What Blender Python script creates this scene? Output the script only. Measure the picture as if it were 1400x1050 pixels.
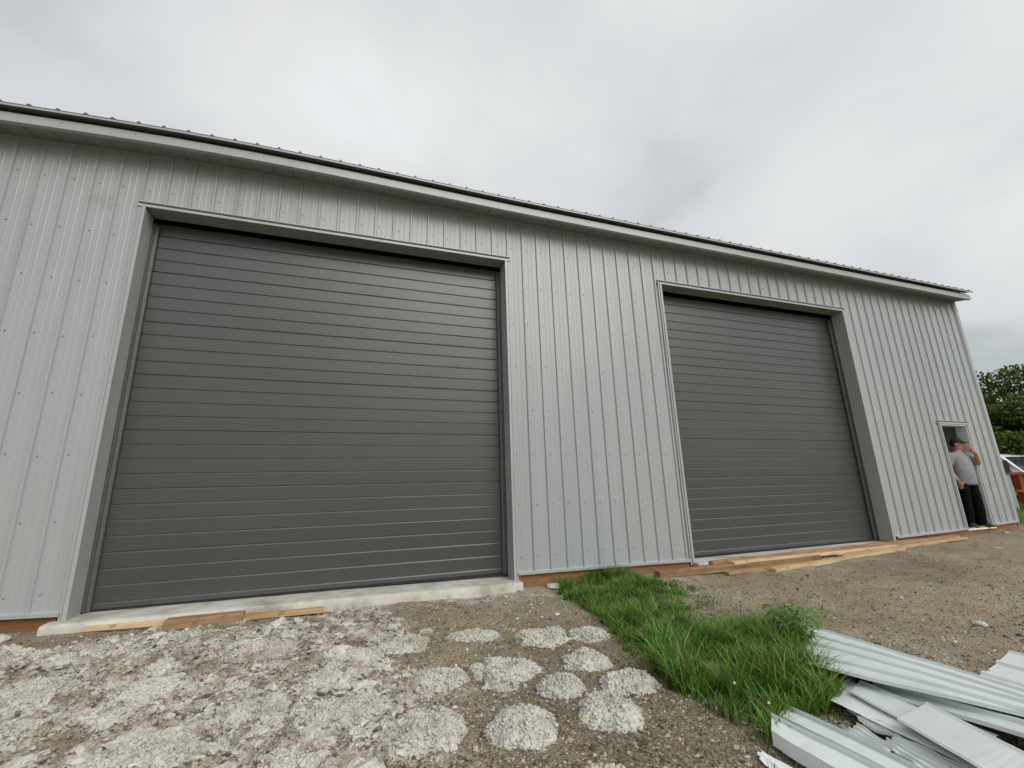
import bpy, bmesh, math, random
import numpy as np
from mathutils import Matrix, Vector

for o in list(bpy.data.objects):
    bpy.data.objects.remove(o)
sc = bpy.context.scene
COL = sc.collection
RNG = np.random.default_rng(7)
random.seed(7)

# ------------------------------------------------------------------ camera
cam_d = bpy.data.cameras.new('camera')
cam = bpy.data.objects.new('camera', cam_d)
COL.objects.link(cam)
CAM = Vector((-1.9333, -5.44365, 1.1))
cam.matrix_world = Matrix(((0.94395969, -0.05172897, -0.32598192, CAM.x),
                           (-0.32868095, -0.23753778, -0.91408131, CAM.y),
                           (-0.03014853, 0.96999996, -0.24122841, CAM.z),
                           (0, 0, 0, 1)))
cam_d.sensor_width = 36
cam_d.lens = 15.622
cam_d.clip_start = 0.02
cam_d.clip_end = 2000
sc.camera = cam

# ------------------------------------------------------------------ sky, sun, exposure
SUN_EL, SUN_AZ = math.radians(38), math.radians(160)     # azimuth clockwise from +Y
world = bpy.data.worlds.new('World')
sc.world = world
world.use_nodes = True
wn = world.node_tree
wn.nodes.clear()
def wnode(t, **kw):
    n = wn.nodes.new(t)
    for k, v in kw.items():
        setattr(n, k, v)
    return n
sky = wnode('ShaderNodeTexSky', sky_type='NISHITA', sun_disc=False)
sky.sun_elevation = SUN_EL
sky.sun_rotation = SUN_AZ
sky.air_density = 1.6
sky.dust_density = 3.0
bg1 = wnode('ShaderNodeBackground')
bg1.inputs[1].default_value = 0.06
wn.links.new(sky.outputs[0], bg1.inputs[0])
tc = wnode('ShaderNodeTexCoord')
sep = wnode('ShaderNodeSeparateXYZ')
wn.links.new(tc.outputs['Generated'], sep.inputs[0])
def wmath(op, a, b=None):
    n = wnode('ShaderNodeMath', operation=op)
    for i, q in enumerate((a, b)):
        if q is None:
            continue
        if isinstance(q, (int, float)):
            n.inputs[i].default_value = q
        else:
            wn.links.new(q, n.inputs[i])
    return n.outputs[0]
zz = wmath('ADD', wmath('MAXIMUM', sep.outputs[2], 0.0), 0.32)
cx = wmath('DIVIDE', sep.outputs[0], zz)
cy = wmath('DIVIDE', sep.outputs[1], zz)
comb = wnode('ShaderNodeCombineXYZ')
wn.links.new(cx, comb.inputs[0]); wn.links.new(cy, comb.inputs[1])
def cloud(scale, detail, rough, dist, off):
    mp = wnode('ShaderNodeMapping')
    mp.inputs['Location'].default_value = off
    mp.inputs['Rotation'].default_value = (0, 0, 0.5)
    mp.inputs['Scale'].default_value = (1.0, 1.0, 1)
    wn.links.new(comb.outputs[0], mp.inputs[0])
    n = wnode('ShaderNodeTexNoise')
    n.inputs['Scale'].default_value = scale
    n.inputs['Detail'].default_value = detail
    n.inputs['Roughness'].default_value = rough
    n.inputs['Distortion'].default_value = dist
    wn.links.new(mp.outputs[0], n.inputs['Vector'])
    return n.outputs[0]
c1 = cloud(1.0, 5, 0.5, 0.25, (5.5, 9.1, 0))
c2 = cloud(2.6, 4, 0.5, 0.2, (7.3, 4.2, 2))
cm = wmath('ADD', wmath('MULTIPLY', c1, 0.75), wmath('MULTIPLY', c2, 0.25))
ramp = wnode('ShaderNodeValToRGB')
els = ramp.color_ramp.elements
els[0].position = 0.375; els[0].color = (0.50, 0.54, 0.55, 1)
els[1].position = 0.66; els[1].color = (0.90, 0.915, 0.925, 1)
e = els.new(0.47); e.color = (0.69, 0.712, 0.722, 1)
e = els.new(0.56); e.color = (0.785, 0.795, 0.80, 1)
wn.links.new(cm, ramp.inputs[0])
bg2 = wnode('ShaderNodeBackground')
wn.links.new(ramp.outputs[0], bg2.inputs[0])
bg2.inputs[1].default_value = 0.76
mix = wnode('ShaderNodeMixShader')
mix.inputs[0].default_value = 0.9
wn.links.new(bg1.outputs[0], mix.inputs[1]); wn.links.new(bg2.outputs[0], mix.inputs[2])
wout = wnode('ShaderNodeOutputWorld')
wn.links.new(mix.outputs[0], wout.inputs[0])

sun_d = bpy.data.lights.new('sun', 'SUN')
sun_d.energy = 1.5
sun_d.angle = math.radians(45)
sun_d.color = (1.0, 0.985, 0.96)
sun = bpy.data.objects.new('sun', sun_d)
COL.objects.link(sun)
sd = Vector((math.sin(SUN_AZ) * math.cos(SUN_EL), math.cos(SUN_AZ) * math.cos(SUN_EL), math.sin(SUN_EL)))
sun.rotation_euler = sd.to_track_quat('Z', 'Y').to_euler()

sc.view_settings.view_transform = 'Standard'
sc.view_settings.look = 'None'
sc.view_settings.gamma = 1
sc.view_settings.use_curve_mapping = False
sc.view_settings.exposure = 0.45
sc.render.engine = 'CYCLES'
sc.render.resolution_x = 1024
sc.render.resolution_y = 768

# ------------------------------------------------------------------ helpers
def tag(o, label=None, cat=None, group=None, kind=None):
    if label: o['label'] = label
    if cat: o['category'] = cat
    if group: o['group'] = group
    if kind: o['kind'] = kind
    return o

def empty(name, loc=(0, 0, 0), rz=0, parent=None):
    o = bpy.data.objects.new(name, None)
    o.empty_display_size = 0.1
    o.location = loc
    o.rotation_euler = (0, 0, rz)
    COL.objects.link(o)
    if parent: o.parent = parent
    return o

def mesh_obj(name, verts, faces, mat, parent=None, smooth=False, loc=None):
    me = bpy.data.meshes.new(name)
    me.from_pydata([tuple(v) for v in verts], [], [tuple(f) for f in faces])
    if smooth:
        me.shade_smooth()
    me.update()
    o = bpy.data.objects.new(name, me)
    if mat: me.materials.append(mat)
    COL.objects.link(o)
    if loc: o.location = loc
    if parent: o.parent = parent
    return o

def np_mesh(name, V, F, mat, parent=None, smooth=False, colattr=None):
    """V (n,3) array, F (m,k) int array with constant k."""
    me = bpy.data.meshes.new(name)
    V = np.asarray(V, dtype=np.float32); F = np.asarray(F, dtype=np.int32)
    n, m, k = len(V), len(F), F.shape[1]
    me.vertices.add(n); me.loops.add(m * k); me.polygons.add(m)
    me.vertices.foreach_set('co', V.ravel())
    me.loops.foreach_set('vertex_index', F.ravel())
    me.polygons.foreach_set('loop_start', np.arange(0, m * k, k, dtype=np.int32))
    me.polygons.foreach_set('loop_total', np.full(m, k, dtype=np.int32))
    me.polygons.foreach_set('use_smooth', np.full(m, smooth, dtype=bool))
    me.update(calc_edges=True)
    if colattr is not None:
        for nm, arr in colattr.items():
            a = me.attributes.new(nm, 'FLOAT', 'POINT')
            a.data.foreach_set('value', np.asarray(arr, dtype=np.float32))
    me.validate()
    o = bpy.data.objects.new(name, me)
    if mat: me.materials.append(mat)
    COL.objects.link(o)
    if parent: o.parent = parent
    return o

class MB:
    def __init__(self):
        self.v, self.f = [], []
    def add(self, vs, fs):
        b = len(self.v)
        self.v += [tuple(q) for q in vs]
        self.f += [tuple(i + b for i in f) for f in fs]
    def box(self, x0, x1, y0, y1, z0, z1):
        self.add([(x0, y0, z0), (x1, y0, z0), (x1, y1, z0), (x0, y1, z0), (x0, y0, z1), (x1, y0, z1), (x1, y1, z1), (x0, y1, z1)],
                 [(3, 2, 1, 0), (4, 5, 6, 7), (0, 1, 5, 4), (1, 2, 6, 5), (2, 3, 7, 6), (3, 0, 4, 7)])
    def prism_x(self, prof, xs, dz=None, caps=True):
        """profile (y,z) closed polygon swept along the xs, z shifted by dz(x)."""
        n = len(prof); V = []; F = []
        for x in xs:
            d = dz(x) if dz else 0.0
            V += [(x, y, z + d) for y, z in prof]
        for i in range(len(xs) - 1):
            for j in range(n):
                k = (j + 1) % n
                F.append((i * n + j, i * n + k, (i + 1) * n + k, (i + 1) * n + j))
        if caps:
            F.append(tuple(range(n - 1, -1, -1))); F.append(tuple((len(xs) - 1) * n + j for j in range(n)))
        self.add(V, F)
    def strip_x(self, prof, xs, dz=None):
        """open profile swept along xs"""
        n = len(prof); V = []; F = []
        for x in xs:
            d = dz(x) if dz else 0.0
            V += [(x, y, z + d) for y, z in prof]
        for i in range(len(xs) - 1):
            for j in range(n - 1):
                F.append((i * n + j, (i + 1) * n + j, (i + 1) * n + j + 1, i * n + j + 1))
        self.add(V, F)
    def prism_z(self, prof, z0, z1):
        n = len(prof)
        V = [(x, y, z0) for x, y in prof] + [(x, y, z1) for x, y in prof]
        F = [(j, (j + 1) % n, n + (j + 1) % n, n + j) for j in range(n)]
        F += [tuple(range(n - 1, -1, -1)), tuple(range(n, 2 * n))]
        self.add(V, F)
    def build(self, name, mat, parent=None, smooth=False, recalc=True):
        o = mesh_obj(name, self.v, self.f, mat, parent, smooth)
        if recalc:
            bm = bmesh.new(); bm.from_mesh(o.data)
            bmesh.ops.recalc_face_normals(bm, faces=bm.faces)
            bm.to_mesh(o.data); bm.free()
        return o

def bevel(o, w=0.004, seg=1):
    bm = bmesh.new(); bm.from_mesh(o.data)
    bmesh.ops.bevel(bm, geom=list(bm.edges), offset=w, segments=seg, affect='EDGES', profile=0.5)
    bm.to_mesh(o.data); bm.free()
    return o

# vectorised gradient-free value noise
def vnoise(x, y, z=0.0, seed=0):
    x = np.asarray(x, dtype=np.float64); y = np.asarray(y, dtype=np.float64) + 0 * x; z = np.asarray(z, dtype=np.float64) + 0 * x
    xi, yi, zi = np.floor(x).astype(np.int64), np.floor(y).astype(np.int64), np.floor(z).astype(np.int64)
    fx, fy, fz = x - xi, y - yi, z - zi
    u, v, w = [t * t * t * (t * (t * 6 - 15) + 10) for t in (fx, fy, fz)]
    def h(a, b, c):
        n = (a * 374761393 + b * 668265263 + c * 2147483647 + seed * 1274126177) & 0xffffffff
        n = ((n ^ (n >> 13)) * 1274126177) & 0xffffffff
        n = ((n ^ (n >> 16)) * 2246822519) & 0xffffffff
        return ((n ^ (n >> 15)) & 0xffffff) / float(0xffffff) * 2 - 1
    r = 0
    for dx in (0, 1):
        for dy in (0, 1):
            for dzz in (0, 1):
                r = r + h(xi + dx, yi + dy, zi + dzz) * (u if dx else 1 - u) * (v if dy else 1 - v) * (w if dzz else 1 - w)
    return r
def fbm(x, y, z=0.0, octv=4, seed=0, gain=0.5):
    r, a, fq = 0, 1.0, 1.0
    for i in range(octv):
        r = r + a * vnoise(np.asarray(x) * fq, np.asarray(y) * fq, np.asarray(z) * fq, seed + i * 17)
        a *= gain; fq *= 2.03
    return r
def sstep(a, b, x):
    t = np.clip((np.asarray(x, dtype=float) - a) / (b - a), 0, 1)
    return t * t * (3 - 2 * t)

def worley(x, y, seed=0):
    x = np.asarray(x, float); y = np.asarray(y, float)
    xi, yi = np.floor(x), np.floor(y)
    best = np.full(x.shape, 9.0)
    for dx in (-1, 0, 1):
        for dy in (-1, 0, 1):
            cx_, cy_ = xi + dx, yi + dy
            n = (cx_.astype(np.int64) * 374761393 + cy_.astype(np.int64) * 668265263 + seed * 1274126177) & 0xffffffff
            n = ((n ^ (n >> 13)) * 1274126177) & 0xffffffff
            n = (n ^ (n >> 16)) & 0xffffffff
            fx = (n & 0xffff) / 65535.0; fy = ((n >> 16) & 0xffff) / 65535.0
            best = np.minimum(best, (cx_ + fx - x) ** 2 + (cy_ + fy - y) ** 2)
    return np.sqrt(best)

# ------------------------------------------------------------------ materials
def nmat(name):
    m = bpy.data.materials.new(name)
    m.use_nodes = True
    return m, m.node_tree, m.node_tree.nodes['Principled BSDF']
def N(nt, t, **kw):
    n = nt.nodes.new(t)
    for k, v in kw.items():
        if k in n.inputs: n.inputs[k].default_value = v
        else: setattr(n, k, v)
    return n
def noise(nt, coord, scale, detail=3, rough=0.55, stretch=None):
    src = coord
    if stretch:
        mp = N(nt, 'ShaderNodeMapping')
        mp.inputs['Scale'].default_value = stretch
        nt.links.new(coord, mp.inputs[0]); src = mp.outputs[0]
    n = N(nt, 'ShaderNodeTexNoise', Scale=scale, Detail=detail, Roughness=rough)
    nt.links.new(src, n.inputs['Vector'])
    return n.outputs[0]
def rampc(nt, fac, stops):
    r = N(nt, 'ShaderNodeValToRGB')
    el = r.color_ramp.elements
    while len(el) > 1: el.remove(el[0])
    el[0].position, el[0].color = stops[0][0], (*stops[0][1], 1)
    for p, c in stops[1:]:
        q = el.new(p); q.color = (*c, 1)
    nt.links.new(fac, r.inputs[0])
    return r.outputs[0]
def mixc(nt, fac, a, b, mode='MIX'):
    n = N(nt, 'ShaderNodeMix', data_type='RGBA', blend_type=mode)
    for s, q in ((n.inputs['Factor'], fac), (n.inputs['A'], a), (n.inputs['B'], b)):
        pass
    ins = [n.inputs[0], n.inputs[6], n.inputs[7]]
    for s, q in zip(ins, (fac, a, b)):
        if hasattr(q, 'is_linked') or hasattr(q, 'links'):
            nt.links.new(q, s)
        elif isinstance(q, (int, float)):
            s.default_value = q
        else:
            s.default_value = (*q, 1)
    return n.outputs[2]
def math_(nt, op, a, b=None, clamp=False):
    n = N(nt, 'ShaderNodeMath', operation=op)
    n.use_clamp = clamp
    for i, q in enumerate((a, b)):
        if q is None: continue
        if isinstance(q, (int, float)): n.inputs[i].default_value = q
        else: nt.links.new(q, n.inputs[i])
    return n.outputs[0]
def bump(nt, bs, h, strength, dist):
    b = N(nt, 'ShaderNodeBump', Strength=strength, Distance=dist)
    nt.links.new(h, b.inputs['Height'])
    nt.links.new(b.outputs[0], bs.inputs['Normal'])
def geo_pos(nt):
    return N(nt, 'ShaderNodeNewGeometry').outputs['Position']
def obj_co(nt):
    return N(nt, 'ShaderNodeTexCoord').outputs['Object']

def N_rgb(nt, v):
    n = N(nt, 'ShaderNodeCombineColor')
    for i in range(3): nt.links.new(v, n.inputs[i])
    return n.outputs[0]

def painted_metal(name, col, rough=0.38, dirt=0.08, mud=False, streak=(9, 9, 0.5), wav=0.25, spec=0.5):
    m, nt, b = nmat(name)
    p = geo_pos(nt)
    n1 = noise(nt, p, 1.0, 5, 0.6, streak)
    n2 = noise(nt, p, 2.3, 4, 0.6)
    dark = tuple(c * (1 - dirt * 2.2) for c in col); lite = tuple(min(1, c * (1 + dirt)) for c in col)
    c = rampc(nt, math_(nt, 'ADD', math_(nt, 'MULTIPLY', n1, 0.85), math_(nt, 'MULTIPLY', n2, 0.15)), [(0.3, dark), (0.52, col), (0.72, lite)])
    oi = N(nt, 'ShaderNodeObjectInfo')
    tone = math_(nt, 'ADD', 0.965, math_(nt, 'MULTIPLY', oi.outputs['Random'], 0.07))
    c = mixc(nt, 1.0, c, N_rgb(nt, tone), 'MULTIPLY')
    if mud:
        # splash of dried mud left on the sheet near the eave
        vm = N(nt, 'ShaderNodeVectorMath', operation='DISTANCE')
        nt.links.new(p, vm.inputs[0]); vm.inputs[1].default_value = (-4.68, 0, 4.36)
        near = math_(nt, 'SUBTRACT', 1.0, math_(nt, 'DIVIDE', vm.outputs['Value'], 0.34), True)
        sp = noise(nt, p, 38, 6, 0.8, (1, 1, 0.6))
        f = math_(nt, 'MULTIPLY', math_(nt, 'GREATER_THAN', math_(nt, 'MULTIPLY', math_(nt, 'POWER', near, 0.6), sp), 0.40), 0.22)
        c = mixc(nt, f, c, (0.17, 0.11, 0.075))
    nt.links.new(c, b.inputs['Base Color'])
    b.inputs['Specular IOR Level'].default_value = spec
    b.inputs['Roughness'].default_value = rough
    bump(nt, b, noise(nt, p, 1.6, 2, 0.4, (3.0, 3.0, 0.8)), wav, 0.02)
    return m

M = {}
M['wall'] = painted_metal('wall_steel', (0.348, 0.364, 0.362), 0.30, 0.03, mud=True, wav=0.38)
M['trim'] = painted_metal('trim_steel', (0.36, 0.375, 0.372), 0.32, 0.04)
M['soffit'] = painted_metal('shaded_underside_steel', (0.25, 0.26, 0.24), 0.5, 0.06)  # darker than the trim: shade under eave and headers put into the colour
M['roof'] = painted_metal('roof_steel', (0.10, 0.11, 0.105), 0.45, 0.08)
M['sheet'] = painted_metal('offcut_steel', (0.68, 0.73, 0.72), 0.33, 0.03, streak=(3, 3, 3), wav=0.5)
M['sheetwhite'] = painted_metal('white_steel', (0.80, 0.83, 0.83), 0.25, 0.03, streak=(3, 3, 3), wav=0.4)

def door_mat():
    m, nt, b = nmat('door_charcoal_steel')
    p = geo_pos(nt)
    g = noise(nt, p, 30, 4, 0.6, (0.15, 1, 2.2))
    n2 = noise(nt, p, 0.9, 3)
    c = rampc(nt, math_(nt, 'ADD', math_(nt, 'MULTIPLY', g, 0.5), math_(nt, 'MULTIPLY', n2, 0.5)), [(0.3, (0.050, 0.051, 0.047)), (0.7, (0.063, 0.064, 0.060))])
    nt.links.new(c, b.inputs['Base Color'])
    b.inputs['Roughness'].default_value = 0.33
    b.inputs['Specular IOR Level'].default_value = 0.85
    bump(nt, b, g, 0.25, 0.004)
    return m
M['door'] = door_mat()

def simple(name, col, rough=0.6, var=0.15, sc_=8, spec=0.4, bmp=0.0, bscale=60, metallic=0):
    m, nt, b = nmat(name)
    p = obj_co(nt)
    n = noise(nt, p, sc_, 5, 0.6)
    c = rampc(nt, n, [(0.28, tuple(q * (1 - var) for q in col)), (0.72, tuple(min(1, q * (1 + var)) for q in col))])
    nt.links.new(c, b.inputs['Base Color'])
    b.inputs['Roughness'].default_value = rough
    b.inputs['Specular IOR Level'].default_value = spec
    b.inputs['Metallic'].default_value = metallic
    if bmp: bump(nt, b, noise(nt, p, bscale, 4, 0.6), bmp, 0.01)
    return m
M['rubber'] = simple('black_rubber', (0.02, 0.02, 0.02), 0.7)
M['seal'] = simple('grey_vinyl_seal', (0.085, 0.088, 0.083), 0.5)
M['frame'] = simple('white_door_frame', (0.74, 0.78, 0.74), 0.4, 0.04)
M['dark_in'] = simple('unlit_interior_board', (0.30, 0.29, 0.27), 0.8, 0.2)
M['screw'] = simple('screw_head', (0.20, 0.205, 0.20), 0.5)
M['concrete_in'] = simple('interior_concrete', (0.35, 0.34, 0.32), 0.85)

def wood_mat(name, cols, axis='x', knots=True):
    m, nt, b = nmat(name)
    p = obj_co(nt)
    st = {'x': (0.9, 14, 14), 'y': (14, 0.9, 14)}[axis]
    n1 = noise(nt, p, 2.2, 6, 0.65, st)
    n2 = noise(nt, p, 1.7, 3, 0.5)
    info = N(nt, 'ShaderNodeObjectInfo')
    s = math_(nt, 'ADD', math_(nt, 'MULTIPLY', n1, 0.7), math_(nt, 'MULTIPLY', n2, 0.3))
    s = math_(nt, 'ADD', s, math_(nt, 'MULTIPLY', math_(nt, 'SUBTRACT', info.outputs['Random'], 0.5), 0.22))
    c = rampc(nt, s, [(0.30, cols[0]), (0.47, cols[1]), (0.66, cols[2])])
    dirt = noise(nt, p, 7, 5, 0.7)
    c = mixc(nt, math_(nt, 'MULTIPLY', math_(nt, 'GREATER_THAN', dirt, 0.62), 0.5), c, (0.12, 0.085, 0.055))
    nt.links.new(c, b.inputs['Base Color'])
    b.inputs['Roughness'].default_value = 0.75
    b.inputs['Specular IOR Level'].default_value = 0.25
    bump(nt, b, n1, 0.3, 0.003)
    return m
M['pine'] = wood_mat('pine_lumber', [(0.26, 0.155, 0.075), (0.47, 0.325, 0.18), (0.66, 0.50, 0.31)])
M['oldwood'] = wood_mat('weathered_lumber', [(0.12, 0.07, 0.035), (0.27, 0.165, 0.085), (0.43, 0.29, 0.165)])
M['skirt'] = wood_mat('treated_lumber', [(0.12, 0.052, 0.022), (0.21, 0.105, 0.048), (0.32, 0.18, 0.09)])

def concrete_mat():
    m, nt, b = nmat('rough_concrete')
    p = geo_pos(nt)
    n1 = noise(nt, p, 90, 3, 0.7)
    n2 = noise(nt, p, 9, 4, 0.6)
    vo = N(nt, 'ShaderNodeTexVoronoi', Scale=70.0)
    nt.links.new(p, vo.inputs['Vector'])
    s = math_(nt, 'ADD', math_(nt, 'MULTIPLY', n1, 0.5), math_(nt, 'MULTIPLY', n2, 0.5))
    c = rampc(nt, s, [(0.33, (0.26, 0.24, 0.195)), (0.46, (0.47, 0.45, 0.395)), (0.62, (0.63, 0.61, 0.55)), (0.75, (0.72, 0.705, 0.65))])
    nt.links.new(c, b.inputs['Base Color'])
    b.inputs['Roughness'].default_value = 0.92
    b.inputs['Specular IOR Level'].default_value = 0.2
    h = math_(nt, 'ADD', math_(nt, 'MULTIPLY', n1, 0.6), math_(nt, 'MULTIPLY', vo.outputs['Distance'], 0.8))
    bump(nt, b, h, 0.9, 0.008)
    return m
M['conc'] = concrete_mat()
def dirty_concrete_mat():
    m, nt, b = nmat('soiled_concrete')
    p = geo_pos(nt)
    n1 = noise(nt, p, 80, 3, 0.7)
    n2 = noise(nt, p, 5.5, 5, 0.65)
    s = math_(nt, 'ADD', math_(nt, 'MULTIPLY', n1, 0.42), math_(nt, 'MULTIPLY', n2, 0.58))
    c = rampc(nt, s, [(0.36, (0.20, 0.17, 0.13)), (0.45, (0.40, 0.37, 0.31)), (0.54, (0.58, 0.56, 0.50)), (0.68, (0.70, 0.69, 0.63))])
    nt.links.new(c, b.inputs['Base Color'])
    b.inputs['Roughness'].default_value = 0.92
    b.inputs['Specular IOR Level'].default_value = 0.2
    bump(nt, b, n1, 0.9, 0.008)
    return m
M['concdirty'] = dirty_concrete_mat()
def slab_mat():
    m, nt, b = nmat('pale_slab_concrete')
    p = geo_pos(nt)
    n1 = noise(nt, p, 3.0, 5, 0.65)
    n2 = noise(nt, p, 60, 3, 0.6)
    c = rampc(nt, n1, [(0.30, (0.27, 0.25, 0.21)), (0.47, (0.45, 0.43, 0.375)), (0.7, (0.62, 0.60, 0.545))])
    c = mixc(nt, math_(nt, 'MULTIPLY', math_(nt, 'GREATER_THAN', noise(nt, p, 11, 5, 0.7), 0.64), 0.6), c, (0.24, 0.21, 0.16))
    nt.links.new(c, b.inputs['Base Color'])
    b.inputs['Roughness'].default_value = 0.85
    bump(nt, b, n2, 0.4, 0.005)
    return m
M['slab'] = slab_mat()

def ground_mat():
    m, nt, b = nmat('gravel')
    p = geo_pos(nt)
    fine = noise(nt, p, 75, 4, 0.7)
    mid = noise(nt, p, 5.5, 5, 0.65)
    big = noise(nt, p, 0.7, 4, 0.6)
    vo = N(nt, 'ShaderNodeTexVoronoi', Scale=62.0)
    nt.links.new(p, vo.inputs['Vector'])
    s = math_(nt, 'ADD', math_(nt, 'MULTIPLY', fine, 0.45), math_(nt, 'ADD', math_(nt, 'MULTIPLY', mid, 0.25), math_(nt, 'MULTIPLY', big, 0.3)))
    c = rampc(nt, s, [(0.34, (0.155, 0.122, 0.078)), (0.48, (0.285, 0.240, 0.168)), (0.60, (0.40, 0.350, 0.258)), (0.72, (0.52, 0.47, 0.37))])
    stone = mixc(nt, 0.55, c, vo.outputs['Color'], 'SOFT_LIGHT')
    c = mixc(nt, 0.10, c, stone)
    damp = rampc(nt, noise(nt, p, 0.42, 5, 0.62), [(0.40, (0.66, 0.64, 0.62)), (0.52, (1, 1, 1))])
    c = mixc(nt, 0.5, c, damp, 'MULTIPLY')
    # cement washed over the gravel (its own stain, stored on the mesh)
    at = N(nt, 'ShaderNodeAttribute', attribute_name='cement')
    dusty = rampc(nt, math_(nt, 'ADD', math_(nt, 'MULTIPLY', fine, 0.5), math_(nt, 'MULTIPLY', mid, 0.5)),
                  [(0.36, (0.22, 0.19, 0.15)), (0.48, (0.46, 0.43, 0.37)), (0.62, (0.66, 0.64, 0.58))])
    cf = math_(nt, 'MULTIPLY', at.outputs['Fac'], rampc(nt, mid, [(0.35, (0.15,) * 3), (0.6, (1,) * 3)]), True)
    c = mixc(nt, cf, c, dusty)
    # soil and turf away from the yard
    at2 = N(nt, 'ShaderNodeAttribute', attribute_name='turf')
    turf = rampc(nt, math_(nt, 'ADD', math_(nt, 'MULTIPLY', fine, 0.3), math_(nt, 'MULTIPLY', mid, 0.7)), [(0.35, (0.035, 0.055, 0.012)), (0.6, (0.085, 0.15, 0.03)), (0.75, (0.13, 0.19, 0.05))])
    c = mixc(nt, at2.outputs['Fac'], c, turf)
    nt.links.new(c, b.inputs['Base Color'])
    b.inputs['Roughness'].default_value = 0.95
    b.inputs['Specular IOR Level'].default_value = 0.15
    h = math_(nt, 'ADD', math_(nt, 'MULTIPLY', fine, 0.7), math_(nt, 'MULTIPLY', vo.outputs['Distance'], 0.9))
    bump(nt, b, h, 1.0, 0.012)
    return m
M['ground'] = ground_mat()

def attr_mat(name, stops, rough=0.8, spec=0.2, attr='tint', trans=None):
    m, nt, b = nmat(name)
    at = N(nt, 'ShaderNodeAttribute', attribute_name=attr)
    c = rampc(nt, at.outputs['Fac'], stops)
    nt.links.new(c, b.inputs['Base Color'])
    b.inputs['Roughness'].default_value = rough
    b.inputs['Specular IOR Level'].default_value = spec
    if trans:
        out = nt.nodes['Material Output']
        tr = N(nt, 'ShaderNodeBsdfTranslucent')
        nt.links.new(c, tr.inputs[0])
        mx = N(nt, 'ShaderNodeMixShader')
        mx.inputs[0].default_value = trans
        nt.links.new(b.outputs[0], mx.inputs[1]); nt.links.new(tr.outputs[0], mx.inputs[2])
        nt.links.new(mx.outputs[0], out.inputs[0])
    return m
M['pebble'] = attr_mat('pebbles', [(0.0, (0.085, 0.068, 0.045)), (0.4, (0.215, 0.182, 0.128)), (0.7, (0.36, 0.32, 0.245)), (0.9, (0.50, 0.46, 0.38)), (1.0, (0.66, 0.63, 0.56))], 0.85)
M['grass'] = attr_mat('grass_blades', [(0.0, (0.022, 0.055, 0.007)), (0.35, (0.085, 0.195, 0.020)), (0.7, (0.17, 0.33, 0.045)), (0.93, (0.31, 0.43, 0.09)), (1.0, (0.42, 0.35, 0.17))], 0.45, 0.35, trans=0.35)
M['leaf'] = attr_mat('tree_leaves', [(0.0, (0.022, 0.038, 0.008)), (0.5, (0.065, 0.10, 0.018)), (1.0, (0.15, 0.18, 0.04))], 0.55, 0.3, trans=0.3)
M['weedleaf'] = attr_mat('weed_leaves', [(0.0, (0.06, 0.15, 0.025)), (1.0, (0.17, 0.32, 0.07))], 0.5, 0.35, trans=0.35)
M['bark'] = simple('tree_bark', (0.075, 0.058, 0.042), 0.9, 0.3, 6, bmp=0.6, bscale=20)

# ------------------------------------------------------------------ ground
WX = [-60, -5, -4.4, -2, 0, 2.5, 7, 10.5, 14, 60]
WZ = [0.07, 0.075, 0.05, 0.03, 0.005, -0.005, 0.095, 0.145, 0.13, 0.1]
def rubble_mask(x, y):
    """where the spilt concrete lies broken and trodden into the gravel"""
    a = sstep(-1.25, -1.75, x + 0.22 * fbm(x * 2.1, y * 2.1, 0, 3, 5)) * sstep(-0.35, -0.8, y + 0.3 * fbm(x * 1.7, y * 1.7, 4, 3, 9) - 0.1 * (x + 3))
    return a * sstep(-5.4, -4.6, x)
def ground_z(x, y, rub=1.0):
    x = np.asarray(x, dtype=float); y = np.asarray(y, dtype=float)
    base = np.interp(x, WX, WZ) * sstep(-4.2, -0.4, y)
    near = sstep(40, 12, np.abs(x)) * sstep(40, 12, np.abs(y))
    z = base + near * (0.018 * fbm(x * 0.9, y * 0.9, 0, 3, 2) + 0.005 * fbm(x * 6, y * 6, 0, 2, 3))
    mk = rubble_mask(x, y)
    lump = np.abs(fbm(x * 4.2, y * 4.2, 0, 4, 31, 0.55))
    wl = worley(x * 15 + 0.5 * fbm(x * 9, y * 9, 0, 2, 61), y * 15 + 0.5 * fbm(x * 9, y * 9, 4, 2, 62), 5) if np.any(mk > 0) else 0.5
    z = z + rub * mk * (0.060 * (lump - 0.28) + 0.042 * (0.45 - wl) + 0.010 * fbm(x * 24, y * 24, 0, 2, 41, 0.6))
    return z
def axis(pts):
    out = []
    for (a, b, s) in pts:
        n = max(1, int(round((b - a) / s)))
        out += list(a + (b - a) * np.arange(n) / n)
    out.append(pts[-1][1])
    return np.array(out)
gx = axis([(-400, -60, 68), (-60, -12, 6), (-12, -4.9, 0.25), (-4.9, 0.4, 0.02), (0.4, 3, 0.03), (3, 11.5, 0.085), (11.5, 26, 0.5), (26, 60, 4), (60, 600, 90)])
gy = axis([(-400, -40, 60), (-40, -8, 4), (-8, -4.6, 0.2), (-4.6, 0.3, 0.02), (0.3, 2, 0.2), (2, 20, 1), (20, 60, 5), (60, 600, 90)])
GX, GY = np.meshgrid(gx, gy)
GZ = ground_z(GX, GY)
nx_, ny_ = len(gx), len(gy)
idx = np.arange(nx_ * ny_).reshape(ny_, nx_)
GF = np.stack([idx[:-1, :-1], idx[:-1, 1:], idx[1:, 1:], idx[1:, :-1]], -1).reshape(-1, 4)
cement = np.clip(rubble_mask(GX, GY) * 1.1 + 1.0 * sstep(-0.75, -0.3, GY) * sstep(0.5, -0.1, GX) * sstep(-3.0, -1.6, GX) * (0.75 + 0.6 * fbm(GX * 3, GY * 3, 0, 3, 77)) , 0, 1)
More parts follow.
